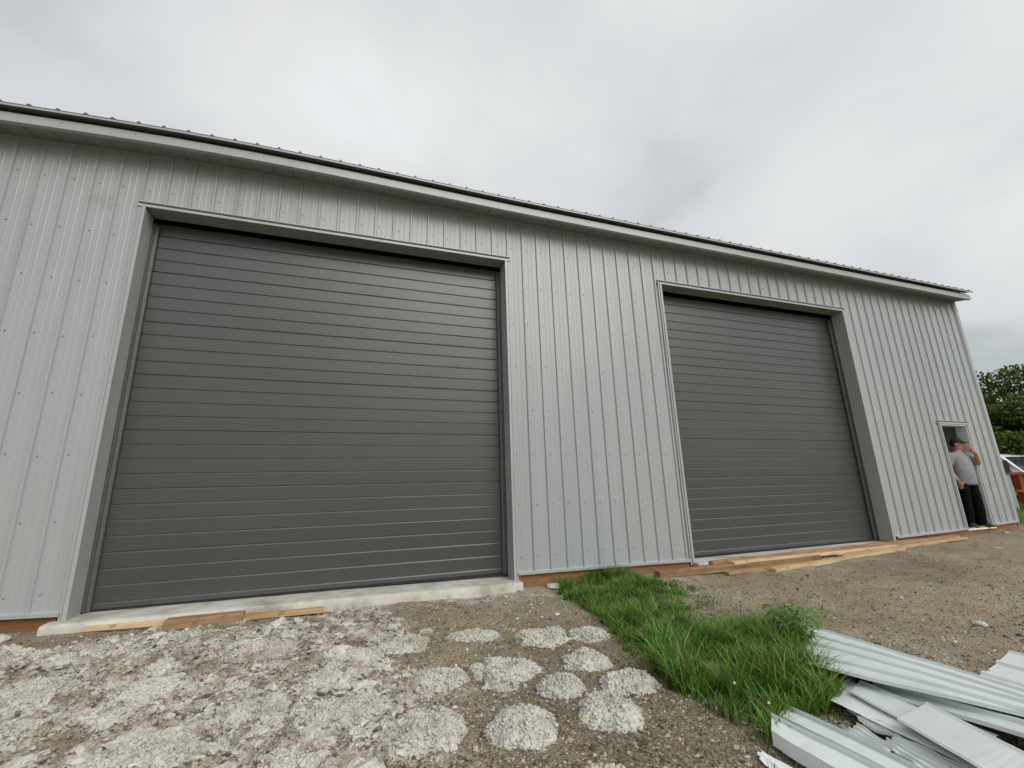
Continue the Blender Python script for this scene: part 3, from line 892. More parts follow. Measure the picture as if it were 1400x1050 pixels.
B = [
 (-0.963, -1.66, 0.42, 0.26, 0.040, 'flat grey concrete blob nearest the sill, leftmost of the back row', dict(mat='conc', dent=0.015)),
 (-0.512, -1.93, 0.41, 0.34, 0.060, 'notched two-lobed white concrete blob in the middle of the back row', dict(lobes=0.2)),
 (-0.151, -2.05, 0.31, 0.23, 0.045, 'small oval concrete blob at the grass edge, rightmost of the back row', {}),
 (-0.426, -2.49, 0.34, 0.34, 0.055, 'round domed concrete blob just below the small oval by the grass', {}),
 (-0.367, -2.90, 0.32, 0.24, 0.055, 'knobbly oval concrete blob farthest right beside the grass', dict(lobes=0.18, dent=0.012)),
 (-0.647, -3.18, 0.33, 0.30, 0.065, 'pointed teardrop concrete blob right of the big front one', dict(point=0.22)),
 (-0.756, -2.80, 0.285, 0.25, 0.050, 'oval concrete blob joined by a thin neck, above the teardrop', {}),
 (-0.927, -2.44, 0.37, 0.33, 0.055, 'broad concrete blob with a smooth scraped patch in the cluster', dict(lobes=0.2, dent=0.02)),
 (-1.142, -2.42, 0.11, 0.16, 0.045, 'narrow upright lump wedged at the left of the cluster', dict(nr=20, ns=52)),
 (-1.061, -2.63, 0.20, 0.13, 0.045, 'small ragged lump at the front of the cluster', dict(nr=22, ns=60)),
 (-1.366, -2.43, 0.32, 0.31, 0.050, 'ragged concrete blob left of the clustered lumps', dict(lobes=0.18)),
 (-1.123, -3.15, 0.345, 0.33, 0.060, 'large round white concrete blob with a small dark hole, front centre', dict(lobes=0.08)),
 (-1.552, -3.01, 0.40, 0.34, 0.065, 'large domed concrete blob left of the round one with the hole', dict(lobes=0.12)),
 (-1.90, -2.66, 0.56, 0.36, 0.060, 'long concrete lump with a smooth flat trowelled slab on top', dict(lobes=0.2, dent=0.02)),
 (-1.889, -3.32, 0.26, 0.24, 0.05, 'concrete blob cut by the bottom edge, below the long lump', {}),
 (-0.985, -3.66, 0.23, 0.20, 0.05, 'concrete blob cut by the bottom edge, right of centre', {}),
 (-1.49, -1.62, 0.40, 0.38, 0.045, 'crumbly grey concrete patch behind the ragged blob', dict(mat='concdirty', lobes=0.25)),
 (-1.886, -1.86, 0.42, 0.50, 0.045, 'wide crumbled grey patch above the long trowelled lump', dict(mat='concdirty', lobes=0.25)),
 (-2.743, -2.76, 0.46, 0.42, 0.075, 'big white concrete mound at the bottom left corner', dict(lobes=0.16)),
 (-2.353, -2.47, 0.35, 0.33, 0.070, 'cracked white concrete mound with a dark pit, left of the long lump', dict(lobes=0.2, dent=0.025)),
 (-3.453, -2.24, 0.25, 0.28, 0.06, 'white mound cut by the left edge, lower of two', {}),
 (-3.62, -1.74, 0.46, 0.44, 0.065, 'white mound cut by the left edge, upper of two', dict(lobes=0.2)),
 (-2.151, -3.03, 0.28, 0.22, 0.05, 'low concrete mound at the bottom edge between big ones', {}),
 (-3.156, -2.24, 0.44, 0.25, 0.05, 'elongated grey mound left of the big corner mound', dict(mat='concdirty', lobes=0.22)),
 (-2.46, -2.80, 0.15, 0.10, 0.035, 'small chip of concrete beside the big corner mound', dict(nr=20, ns=52)),
 (-2.985, -1.92, 0.44, 0.38, 0.055, 'trodden grey concrete heap behind the elongated mound', dict(mat='concdirty', lobes=0.28)),
 (-3.053, -1.58, 0.25, 0.18, 0.05, 'brown stained lump on top of the trodden area', dict(mat='concdirty', lobes=0.22, nr=24, ns=70)),
 (-3.95, -0.98, 0.25, 0.15, 0.04, 'small pale lump at the left near the skirt board, outer one', dict(mat='concdirty', nr=24, ns=70)),
 (-3.70, -0.95, 0.25, 0.19, 0.04, 'small pale lump near the left sill, inner one', dict(mat='concdirty', nr=24, ns=70)),
 (-3.28, -1.22, 0.28, 0.26, 0.045, 'flattened lump in front of the thick wooden block', dict(mat='concdirty', nr=24, ns=70)),
 (-2.518, -2.04, 0.18, 0.11, 0.04, 'small pale lump behind the cracked mound', dict(nr=22, ns=60)),
 (-2.404, -1.42, 0.38, 0.33, 0.04, 'grey crumbled patch in front of the right-hand pale board', dict(mat='concdirty', lobes=0.25)),
 (-2.72, -1.22, 0.30, 0.24, 0.04, 'soiled crumbled patch left of the grey one before the boards', dict(mat='concdirty', lobes=0.25)),
 (-2.05, -2.15, 0.30, 0.24, 0.045, 'greyish lump between the crumbled patch and the cracked mound', dict(mat='concdirty', lobes=0.22)),
]
for i, (x, y, w, d, h, lab, kw) in enumerate(B):
    blob(x, y, w, d, h, 100 + i * 7, lab, **kw)
# loose broken crumbs of concrete between the mounds
def crumbs(name, n, mat, size, region, seed, kind='stuff', label=None, cat=None, zoff=0.2, rnd=False):
    rg = np.random.default_rng(seed)
    P = []
    while sum(len(q) for q in P) < n:
        P.append(region(rg, n))
    P = np.concatenate(P)[:n]
    base = np.array([(1, 0, 0), (-1, 0, 0), (0, 1, 0), (0, -1, 0), (0, 0, 1), (0, 0, -1)], dtype=float)
    tri = np.array([(0, 2, 4), (2, 1, 4), (1, 3, 4), (3, 0, 4), (2, 0, 5), (1, 2, 5), (3, 1, 5), (0, 3, 5)])
    if rnd: base, tri = ico()
    NV = len(base)
    s = size(rg, n)
    jit = 1 + rg.uniform(-0.3, 0.3, (n, NV, 1))
    sh = np.stack([rg.uniform(0.8, 1.3, n), rg.uniform(0.7, 1.1, n), rg.uniform(0.45, 0.8, n)], -1)
    V = (base[None] + rg.uniform(-0.2, 0.2, (n, NV, 3))) * jit * sh[:, None, :] * s[:, None, None]
    a = rg.uniform(0, 2 * np.pi, n); tl = rg.uniform(-0.5, 0.5, n)
    c, s_ = np.cos(a)[:, None], np.sin(a)[:, None]
    ct, st = np.cos(tl)[:, None], np.sin(tl)[:, None]
    vy, vz = V[:, :, 1] * ct - V[:, :, 2] * st, V[:, :, 1] * st + V[:, :, 2] * ct
    vx = V[:, :, 0] * c - vy * s_; vy = V[:, :, 0] * s_ + vy * c
    gz = ground_z(P[:, 0], P[:, 1])
    V = np.stack([vx + P[:, :1], vy + P[:, 1:2], vz + (gz + zoff * s)[:, None]], -1).reshape(-1, 3)
    F = (tri[None] + (np.arange(n) * NV)[:, None, None]).reshape(-1, 3)
    t = np.repeat(np.clip(rg.beta(1.3, 1.7, n) + 0.12 * fbm(P[:, 0] * 1.5, P[:, 1] * 1.5, 0, 3, 3), 0, 1), NV)
    o = np_mesh(name, V, F, mat, colattr={'tint': t})
    tag(o, label, cat, kind=kind)
    return o
def reg_yard(rg, n):
    x = rg.uniform(-4.8, 10.8, n * 12); y = rg.uniform(-4.5, 0.05, n * 12)
    d2 = (x - CAM.x) ** 2 + (y - CAM.y) ** 2 + 1.2
    keep = rg.uniform(0, 1, n * 12) < np.clip(2.6 / d2, 0, 1) ** 1.15
    return np.stack([x[keep], y[keep]], -1)
crumbs('gravel_stones', 115000, M['pebble'], lambda rg, n: np.clip(rg.lognormal(math.log(0.0052), 0.50, n), 0.0025, 0.022), reg_yard, 5, label='loose brown and grey gravel stones strewn over the yard', cat='gravel')
def reg_rub(rg, n):
    x = rg.uniform(-4.9, -1.0, n * 4); y = rg.uniform(-3.6, -0.3, n * 4)
    k_ = rubble_mask(x, y) > rg.uniform(0.1, 0.9, n * 4)
    return np.stack([x[k_], y[k_]], -1)
crumbs('concrete_crumbs', 7000, M['concdirty'], lambda rg, n: np.clip(rg.lognormal(math.log(0.009), 0.5, n), 0.004, 0.03), reg_rub, 15, rnd=True, label='crumbs of broken concrete trodden into the gravel', cat='rubble')

def lumps(n, seed):
    bm = bmesh.new(); bmesh.ops.create_icosphere(bm, subdivisions=3, radius=1); bm.verts.index_update()
    bs = np.array([tuple(q.co) for q in bm.verts]); bt = np.array([[q.index for q in f.verts] for f in bm.faces]); bm.free()
    rb = np.random.default_rng(seed)
    P = reg_rub(rb, n)[:n]
    Vs, Fs = [], []
    for i, p_ in enumerate(P):
        sz = float(np.clip(rb.lognormal(math.log(0.036), 0.45), 0.015, 0.085))
        d = 1 + 0.30 * fbm(bs[:, 0] * 1.4 + i, bs[:, 1] * 1.4, bs[:, 2] * 1.4, 2, i) + 0.26 * fbm(bs[:, 0] * 4.5, bs[:, 1] * 4.5 + i, bs[:, 2] * 4.5, 3, i + 5, 0.65)
        v = bs * d[:, None] * sz * np.array((rb.uniform(0.9, 1.6), rb.uniform(0.8, 1.2), 0.5))
        a = rb.uniform(0, 6.28)
        v = np.stack([v[:, 0] * math.cos(a) - v[:, 1] * math.sin(a), v[:, 0] * math.sin(a) + v[:, 1] * math.cos(a), v[:, 2]], -1)
        v = v + (p_[0], p_[1], float(ground_z(p_[0], p_[1])) - 0.02 * sz)
        Fs.append(bt + len(bs) * i); Vs.append(v)
    o = np_mesh('concrete_rubble', np.concatenate(Vs), np.concatenate(Fs), M['concdirty'], smooth=False)
    tag(o, 'broken lumps of grey concrete heaped over the gravel at the left', 'rubble', kind='stuff')
lumps(420, 91)

# white chips lying on the gravel
def chip(x, y, s, label, seed, cat='stone', name='white_stone'):
    rg = np.random.default_rng(seed)
    bm = bmesh.new()
    bmesh.ops.create_icosphere(bm, subdivisions=2, radius=s)
    for v in bm.verts:
        v.co *= 1 + rg.uniform(-0.2, 0.2)
        v.co.z *= 0.4; v.co.x *= 1.35
    me = bpy.data.meshes.new(name); bm.to_mesh(me); bm.free()
    me.materials.append(M['conc'])
    o = bpy.data.objects.new(name, me); COL.objects.link(o)
    o.location = (x, y, float(ground_z(x, y)) + s * 0.2)
    o.rotation_euler = (0, 0, rg.uniform(0, 6))
    tag(o, label, cat, 'pale stones on the gravel')
chip(2.80, -3.00, 0.045, 'white stone lying alone on the gravel behind the metal sheets', 3)
chip(10.2, -0.30, 0.07, 'white stone near the shed corner, the right one of two', 4)
chip(9.6, -0.25, 0.05, 'white stone below the doorway sill', 6)
chip(-4.62, -0.28, 0.09, 'pale flat stone against the skirt board at the left edge', 8)
chip(0.42, -0.14, 0.09, 'pale stone under the skirt board between trim and grass', 9)
chip(0.68, -0.12, 0.06, 'smaller pale stone at the grass corner under the skirt board', 10)

# ------------------------------------------------------------------ grass
GPOLY = np.array([[0.531, -0.03], [0.20, -0.80], [0.24, -1.06], [0.14, -1.66], [-0.0, -2.23], [-0.11, -2.60], [-0.14, -2.92], [-0.19, -3.19], [-0.2, -3.43], [-0.22, -3.56], [-0.22, -3.70], [-0.15, -3.72],
                  [0.0, -3.62], [0.26, -3.56], [0.45, -3.56], [0.66, -3.40], [0.78, -3.05], [1.05, -2.86], [1.28, -2.76], [1.35, -2.66], [1.067, -2.50], [1.25, -2.15], [1.45, -1.70], [1.85, -0.92], [1.68, -0.62], [1.52, -0.42], [1.5, -0.02]])
def inpoly(x, y, P):
    ins = np.zeros(len(x), bool)
    j = len(P) - 1
    for i in range(len(P)):
        xi, yi = P[i]; xj, yj = P[j]
        c = ((yi > y) != (yj > y)) & (x < (xj - xi) * (y - yi) / (yj - yi + 1e-12) + xi)
        ins ^= c; j = i
    return ins
def blades(name, P, hgt, wid, seed, mat, label, droop=(0.35, 1.1), tintb=0.0):
    rg = np.random.default_rng(seed)
    n = len(P)
    a = rg.uniform(0, 2 * np.pi, n)
    lean = rg.uniform(*droop, n) * hgt
    dx, dy = np.cos(a), np.sin(a)
    px, py = -dy, dx
    gz = ground_z(P[:, 0], P[:, 1])
    V = np.zeros((n, 9, 3))
    ts = [0, 0.3, 0.58, 0.82, 1.0]
    for i, t in enumerate(ts):
        off = lean * t ** 2.0
        z = hgt * (t - 0.32 * (lean / hgt) * t ** 2.4)
        w = wid * (1 - t ** 1.8) * 0.5
        c = np.stack([P[:, 0] + dx * off, P[:, 1] + dy * off, gz - 0.005 + z], -1)
        if i < 4:
            V[:, 2 * i] = c + np.stack([px * w, py * w, 0 * w], -1)
            V[:, 2 * i + 1] = c - np.stack([px * w, py * w, 0 * w], -1)
        else:
            V[:, 8] = c
    T = []
    for i in range(3):
        T += [(2 * i, 2 * i + 1, 2 * i + 3), (2 * i, 2 * i + 3, 2 * i + 2)]
    T.append((6, 7, 8))
    T = np.array(T)
    F = (T[None] + (np.arange(n) * 9)[:, None, None]).reshape(-1, 3)
    tn = np.clip(rg.beta(2.2, 2.6, n) * 0.85 + 0.18 * fbm(P[:, 0] * 3, P[:, 1] * 3, 0, 2, seed) + tintb, 0, 0.94)
    dead = rg.uniform(0, 1, n) < 0.07
    tn[dead] = 1.0
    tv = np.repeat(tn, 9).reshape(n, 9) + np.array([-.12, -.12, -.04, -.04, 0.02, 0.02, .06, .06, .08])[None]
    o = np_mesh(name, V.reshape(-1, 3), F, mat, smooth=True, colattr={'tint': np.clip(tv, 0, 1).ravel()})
    tag(o, label, 'grass', kind='stuff')
    return o
rg = np.random.default_rng(21)
q = rg.uniform((-0.35, -3.8), (2.0, 0.05), (90000, 2))
q = q[inpoly(q[:, 0] + 0.05 * fbm(q[:, 0] * 6, q[:, 1] * 6, 0, 3, 1), q[:, 1] + 0.05 * fbm(q[:, 0] * 6, q[:, 1] * 6, 5, 3, 2), GPOLY)]
# thin, trodden grass on the right of the patch towards the gravel
thin = sstep(0.62, 1.1, q[:, 0] - 0.25 * (q[:, 1] + 2.0) + 0.3 * fbm(q[:, 0] * 2, q[:, 1] * 2, 0, 2, 6)) * sstep(-0.5, -0.9, q[:, 1]) * sstep(-2.5, -2.1, q[:, 1])
clump = fbm(q[:, 0] * 5, q[:, 1] * 5, 0, 3, 14)
keep = rg.uniform(0, 1, len(q)) < np.clip(0.72 + 0.75 * clump, 0.10, 1) * (1 - 0.80 * thin)
q, clump, thin = q[keep], clump[keep], thin[keep]
q = q[:24000]; clump = clump[:24000]; thin = thin[:24000]
hh = (0.045 + 0.15 * rg.beta(1.6, 2.2, len(q))) * (1 + 0.55 * clump) * (1 - 0.55 * thin) * (0.8 + 0.5 * sstep(-1.6, -2.9, q[:, 1])) * (1 + 0.5 * sstep(-0.5, -0.2, q[:, 1]))
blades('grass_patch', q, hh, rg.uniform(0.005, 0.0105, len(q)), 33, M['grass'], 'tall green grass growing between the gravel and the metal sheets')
# a few blades spread through the gravel edge and the boards
q2 = rg.uniform((-0.4, -3.9), (2.3, -0.1), (9000, 2))
dmin = np.min(np.linalg.norm(q2[:, None, :] - GPOLY[None], axis=2), axis=1)
q2 = q2[rg.uniform(0, 0.3, len(q2)) > dmin]
blades('grass_fringe', q2, rg.uniform(0.02, 0.07, len(q2)), rg.uniform(0.003, 0.006, len(q2)), 35, M['grass'], 'sparse short grass fringing the green patch')
q3 = rg.uniform((12.2, -1), (34, 14), (9000, 2))
blades('far_grass', q3, rg.uniform(0.08, 0.2, len(q3)), rg.uniform(0.02, 0.035, len(q3)), 36, M['grass'], 'green lawn beyond the shed corner', tintb=0.12)

# broad-leaved weed growing over the end of the sheets
def weed(loc, label, seed, n_st=9, height=0.2):
    rgw = np.random.default_rng(seed)
    root = empty('weed', loc)
    tag(root, label, 'plant')
    SV, SF, LV, LF, LT = [], [], [], [], []
    for s in range(n_st):
        a = rgw.uniform(0, 2 * np.pi); ln = rgw.uniform(0.7, 1.15) * height; le = rgw.uniform(0.25, 0.9) * ln
        prev = None
        pts = []
        for i in range(7):
            t = i / 6
            pts.append(np.array([math.cos(a) * le * t ** 1.4, math.sin(a) * le * t ** 1.4, ln * t]))
        for i in range(6):
            b0 = len(SV); r0 = 0.0022 * (1 - 0.1 * i)
            for p_ in (pts[i], pts[i + 1]):
                for k_ in range(3):
                    SV.append(p_ + r0 * np.array([math.cos(k_ * 2.1), math.sin(k_ * 2.1), 0]))
            for k_ in range(3):
                SF.append((b0 + k_, b0 + (k_ + 1) % 3, b0 + 3 + (k_ + 1) % 3, b0 + 3 + k_))
        for i in range(2, 7):
            for sd_ in range(2 if i < 6 else 3):
                la = a + rgw.uniform(0.5, 1.5) * (1 if sd_ == 0 else -1) + (rgw.uniform(-1, 1) if sd_ == 2 else 0)
                L = rgw.uniform(0.04, 0.075); w = L * rgw.uniform(0.22, 0.34)
                d = np.array([math.cos(la), math.sin(la), rgw.uniform(-0.35, 0.45)]); d /= np.linalg.norm(d)
                sdv = np.cross(d, (0, 0, 1)); sdv /= np.linalg.norm(sdv)
                up = np.cross(sdv, d)
                b0 = len(LV); c0 = pts[i]
                tt = rgw.uniform(0, 1)
                for (tq, wq, dq) in ((0, 0.1, 0), (0.3, 0.85, 0.06), (0.55, 1, 0.02), (0.8, 0.6, -0.1), (1, 0.05, -0.28)):
                    c_ = c0 + d * L * tq + up * dq * L
                    LV += [c_ + sdv * w * wq * 0.5 + up * 0.12 * w * wq, c_, c_ - sdv * w * wq * 0.5 + up * 0.12 * w * wq]
                    LT += [tt] * 3
                for r_ in range(4):
                    for c__ in range(2):
                        q_ = b0 + r_ * 3 + c__
                        LF.append((q_, q_ + 1, q_ + 4, q_ + 3))
    np_mesh('stem', np.array(SV), np.array(SF), M['weedstem'], root)
    np_mesh('leaves', np.array(LV), np.array(LF), M['weedleaf'], root, smooth=True, colattr={'tint': LT})['kind'] = 'stuff'
    return root
M['weedstem'] = simple('weed_stem', (0.10, 0.15, 0.05), 0.6)
weed((1.02, -2.92, 0.03), 'leafy weed growing over the far end of the metal sheets', 4, 20, 0.23)
weed((1.18, -2.72, 0.03), 'smaller leafy weed behind the one on the sheets', 5, 13, 0.2)
weed((0.52, -0.35, 0.0), 'low leafy weed at the grass corner near the skirt board', 9, 6, 0.11)

# small white clover heads in the grass
def flower(x, y, label, seed):
    o = empty('clover_flower', (x, y, float(ground_z(x, y))))
    tag(o, label, 'flower')
    bm = bmesh.new(); bmesh.ops.create_icosphere(bm, subdivisions=2, radius=0.006)
    rgf = np.random.default_rng(seed)
    for v in bm.verts: v.co *= 1 + rgf.uniform(-0.2, 0.2)
    me = bpy.data.meshes.new('flower_head'); bm.to_mesh(me); bm.free(); me.materials.append(M['frame'])
    h_ = bpy.data.objects.new('flower_head', me); COL.objects.link(h_); h_.parent = o; h_.location = (0.01, 0, 0.10)
    mesh_obj('stem', [(0, 0, 0), (0.003, 0, 0), (0.012, 0, 0.10), (0.009, 0, 0.10), (0.0015, 0.003, 0), (0.0105, 0.003, 0.1)], [(0, 1, 2, 3), (1, 4, 5, 2), (4, 0, 3, 5)], M['weedstem'], o)
flower(-0.02, -3.55, 'white clover head in the grass beside the angled trims', 1)
flower(0.02, -3.30, 'white clover head near the grass edge, higher one', 2)

# ------------------------------------------------------------------ offcut sheets
def sheet(label, FR, FL, NR, NL, mat='sheet', ribs=4, rib_h=0.014, nu=24, wav=0.006, seed=0, crumple=0.0, thick=0.0012, name='metal_sheet', group='offcut metal sheets in a pile', jag=0.0):
    """four corners (far right, far left, near right, near left); ribs run far to near"""
    FR, FL, NR, NL = [np.array(q) for q in (FR, FL, NR, NL)]
    prof = [(0.0, 0.0)]
    if ribs:
        for i in range(ribs + 1):
            c = i / ribs
            w_ = 0.055 / ribs * 4 * 0.5
            for dq, hq in ((-w_, 0), (-w_ * 0.4, 1), (w_ * 0.4, 1), (w_, 0)):
                v_ = c + dq
                if 0 <= v_ <= 1: prof.append((v_, hq))
            if i < ribs:
                for mq in ():
                    for dq, hq in ((-0.04, 0), (0, 0.18), (0.04, 0)):
                        prof.append((c + (mq + dq) / ribs, hq))
    else:
        prof += [(t, 0.0) for t in np.linspace(0.08, 0.92, 12)]
    prof += [(1.0, 0.0)]
    prof = sorted(set(prof))
    vs = np.array([p_[0] for p_ in prof]); hs = np.array([p_[1] for p_ in prof])
    us = np.linspace(0, 1, nu)
    U, Vv = np.meshgrid(us, vs, indexing='ij')
    Hh = np.broadcast_to(hs, U.shape)
    L0 = FL[None, None] * (1 - U[..., None]) + NL[None, None] * U[..., None]
    R0 = FR[None, None] * (1 - U[..., None]) + NR[None, None] * U[..., None]
    P = L0 * (1 - Vv[..., None]) + R0 * Vv[..., None]
    P = P.copy()
    P[..., 2] += rib_h * Hh + wav * fbm(U * 3 + seed, Vv * 2, 0, 2, seed)
    if crumple:
        P[..., 2] += crumple * fbm(U * 5 + seed, Vv * 4, 0, 3, seed + 3)
    if jag:
        dirv = (NL - FL) / np.linalg.norm(NL - FL)
        P[0] += dirv[None] * (jag * fbm(vs * 9, 0 * vs + seed, 0, 2, seed + 4))[:, None]
    nu_, nv = U.shape
    idx_ = np.arange(nu_ * nv).reshape(nu_, nv)
    top = P.reshape(-1, 3); bot = top - np.array([0, 0, thick])
    F = np.stack([idx_[:-1, :-1], idx_[1:, :-1], idx_[1:, 1:], idx_[:-1, 1:]], -1).reshape(-1, 4)
    K = nu_ * nv
    ring = list(idx_[0, :]) + list(idx_[1:, -1]) + list(idx_[-1, ::-1][1:]) + list(idx_[::-1, 0][1:-1])
    E_ = [(ring[i], ring[(i + 1) % len(ring)], ring[(i + 1) % len(ring)] + K, ring[i] + K) for i in range(len(ring))]
    F = np.concatenate([F, F[:, ::-1] + K, np.array(E_)])
    o = np_mesh(name, np.concatenate([top, bot]), F, M[mat])
    tag(o, label, 'metal sheet', group)
    return o
sheet('widest ribbed pale sheet of the pile, its far end under the weed', (1.476, -2.616, 0.050), (0.636, -2.993, 0.056), (1.074, -4.597, 0.095), (0.651, -4.865, 0.239), seed=3, wav=0.012)
sheet('ribbed sheet at the right edge with a stepped cut end on the gravel', (2.119, -3.468, 0.020), (1.259, -3.663, 0.022), (1.714, -5.199, 0.056), (0.883, -5.399, 0.068), seed=5, wav=0.01, jag=0.006, ribs=3)
sheet('narrow pale sheet slipped under the widest sheet', (0.885, -3.526, 0.053), (0.680, -3.490, 0.050), (0.692, -4.450, 0.200), (0.393, -4.631, 0.212), seed=7, ribs=2, wav=0.006)
sheet('grey flat strip lying over the white strip near the grass', (0.727, -3.472, 0.056), (0.526, -3.549, 0.059), (0.536, -4.139, 0.119), (0.263, -4.149, 0.119), seed=9, ribs=1, rib_h=0.006)
sheet('grey sheet with a square end lying across the strips, front right', (0.605, -3.862, 0.119), (0.316, -3.905, 0.121), (0.183, -4.643, 0.182), (-0.083, -4.676, 0.182), seed=11, ribs=1, rib_h=0.006)
sheet('bright white glossy strip running diagonally through the pile', (0.745, -3.381, 0.035), (0.399, -3.542, 0.045), (0.438, -4.084, 0.104), (0.100, -4.488, 0.140), 'sheetwhite', seed=13, ribs=0, wav=0.004)
sheet('small crumpled corrugated offcut nearest the long angle trims', (0.239, -3.767, 0.053), (0.140, -3.775, 0.050), (0.185, -3.971, 0.065), (0.068, -3.979, 0.056), seed=15, ribs=4, rib_h=0.012, crumple=0.004, nu=8, jag=0.03)
sheet('crumpled offcut with wavy torn edge below the white strip', (0.340, -3.720, 0.050), (0.263, -3.784, 0.056), (0.332, -4.117, 0.065), (0.265, -4.011, 0.071), seed=17, ribs=3, rib_h=0.01, crumple=0.006, nu=9, jag=0.02)
sheet('creased offcut with fold marks at the bottom edge', (0.265, -3.924, 0.071), (0.165, -3.940, 0.065), (0.238, -4.178, 0.077), (0.087, -4.122, 0.071), seed=19, ribs=5, rib_h=0.009, crumple=0.005, nu=7, jag=0.02)

def angle_trim(label, FA, FB, NA, NB, drop, seed, mat='sheet'):
    """folded trim: top face FA-FB (far end) to NA-NB (near), a lip hanging from the B edge"""
    FA, FB, NA, NB = [np.array(q, dtype=float) for q in (FA, FB, NA, NB)]
    nu = 14; P = []
    for i in range(nu):
        t = i / (nu - 1)
        a = FA * (1 - t) + NA * t; b_ = FB * (1 - t) + NB * t
        w = 0.004 * float(fbm(t * 4 + seed, 0.3, 0, 2, seed))
        a = a + (0, 0, w); b_ = b_ + (0, 0, w)
        out = (b_ - a); out[2] = 0; out /= np.linalg.norm(out)
        lip = b_ + out * 0.012 - np.array((0, 0, drop))
        hem = lip - out * 0.02 + (0.000, 0.000, 0.002)
        up = a + (0.000, 0.000, 0.020)
        P.append([up, a, (a + b_) / 2 + (0.000, 0.000, 0.002), b_, lip, hem])
    P = np.array(P); n = P.shape[1]
    idx_ = np.arange(nu * n).reshape(nu, n)
    F = np.stack([idx_[:-1, :-1], idx_[1:, :-1], idx_[1:, 1:], idx_[:-1, 1:]], -1).reshape(-1, 4)
    o = np_mesh('angle_trim', P.reshape(-1, 3), F, M[mat])
    o.modifiers.new('thickness', 'SOLIDIFY').thickness = 0.0015
    tag(o, label, 'metal trim', 'folded trim offcuts')
    return o
sheet('thin dull strip half hidden under the bright white strip', (0.52, -3.60, 0.03), (0.40, -3.62, 0.03), (0.33, -4.20, 0.07), (0.16, -4.24, 0.07), seed=27, ribs=1, rib_h=0.008, wav=0.008)
sheet('slim pale strip between the two folded trims', (0.00, -3.66, 0.045), (-0.055, -3.69, 0.045), (-0.06, -4.30, 0.075), (-0.13, -4.28, 0.075), seed=29, ribs=1, rib_h=0.005, wav=0.006)
angle_trim('long grey folded trim beside the crumpled offcuts', (0.114, -3.523, 0.053), (0.025, -3.567, 0.053), (0.033, -4.390, 0.095), (-0.043, -4.316, 0.095), 0.04, 1)
angle_trim('pale folded trim with a deep side, outermost beside the grass', (-0.069, -3.612, 0.071), (-0.166, -3.696, 0.071), (-0.070, -4.259, 0.086), (-0.206, -4.131, 0.086), 0.05, 2)
sheet('thin white torn strip lying on the gravel at the bottom edge', (-0.245, -3.700, 0.020), (-0.300, -3.745, 0.012), (-0.235, -3.980, 0.030), (-0.310, -3.930, 0.020), 'sheetwhite', seed=23, ribs=0, crumple=0.005, nu=9, jag=0.02)

# ------------------------------------------------------------------ person in the doorway
def skin_fig(name, verts, edges, radii, root, mat, parent, sub=2):
    me = bpy.data.meshes.new(name)
    me.from_pydata(verts, edges, [])
    o = bpy.data.objects.new(name, me)
    COL.objects.link(o); o.parent = parent
    md = o.modifiers.new('skin', 'SKIN'); md.use_smooth_shade = True
    sv = me.skin_vertices[0].data if me.skin_vertices else None
    if sv is None:
        bm = bmesh.new(); bm.from_mesh(me); bm.verts.layers.skin.verify(); bm.to_mesh(me); bm.free()
        sv = me.skin_vertices[0].data
    for i, r in enumerate(radii):
        sv[i].radius = r if isinstance(r, tuple) else (r, r)
        sv[i].use_root = (i == root)
    s = o.modifiers.new('sub', 'SUBSURF'); s.levels = sub; s.render_levels = sub
    me.materials.append(mat)
    return o
def loft(name, rings, mat, parent, ns=20, caps=True, wr=0.0, seed=0):
    """rings: (centre, rx, ry, axis-tilt matrix or None)"""
    V = []
    th = np.linspace(0, 2 * np.pi, ns, endpoint=False)
    for i, (c, rx, ry) in enumerate(rings):
        c = np.array(c)
        d = np.array(rings[min(i + 1, len(rings) - 1)][0]) - np.array(rings[max(i - 1, 0)][0])
        d = d / (np.linalg.norm(d) + 1e-9)
        ref = np.array((1.0, 0, 0)) if abs(d[0]) < 0.9 else np.array((0, 0, 1.0))
        u = ref - d * ref.dot(d); u /= np.linalg.norm(u)
        v = np.cross(d, u)
        w = 1 + wr * fbm(np.cos(th) * 2.2 + seed, np.sin(th) * 2.2, i * 0.7, 3, seed)
        V += list(c + np.outer(np.cos(th) * rx * w, u) + np.outer(np.sin(th) * ry * w, v))
    n = len(rings); F = []
    for i in range(n - 1):
        for j in range(ns):
            F.append((i * ns + j, i * ns + (j + 1) % ns, (i + 1) * ns + (j + 1) % ns, (i + 1) * ns + j))
    if caps:
        F += [tuple(range(ns - 1, -1, -1)), tuple((n - 1) * ns + j for j in range(ns))]
    o = mesh_obj(name, V, F, mat, parent, smooth=True)
    return o
M['skin'] = simple('skin', (0.42, 0.235, 0.165), 0.5, 0.08)
M['shirt'] = simple('grey_tshirt', (0.27, 0.265, 0.275), 0.9, 0.12, 14, 0.2, bmp=1.0, bscale=11)
M['trousers'] = simple('black_trousers', (0.006, 0.006, 0.007), 0.95, 0.2, 8, 0.08)
M['cap'] = simple('black_cap', (0.014, 0.014, 0.016), 0.8)
M['shoe'] = simple('dark_brown_boots', (0.045, 0.036, 0.03), 0.6, 0.2)
M['hair'] = simple('dark_hair', (0.03, 0.02, 0.015), 0.7)
M['eye'] = simple('eye', (0.03, 0.02, 0.015), 0.2)
per = empty('person', (9.46, 0.09, 0.223), math.radians(-14))
tag(per, 'person in grey t-shirt and black cap standing in the doorway, hand at mouth', 'person')
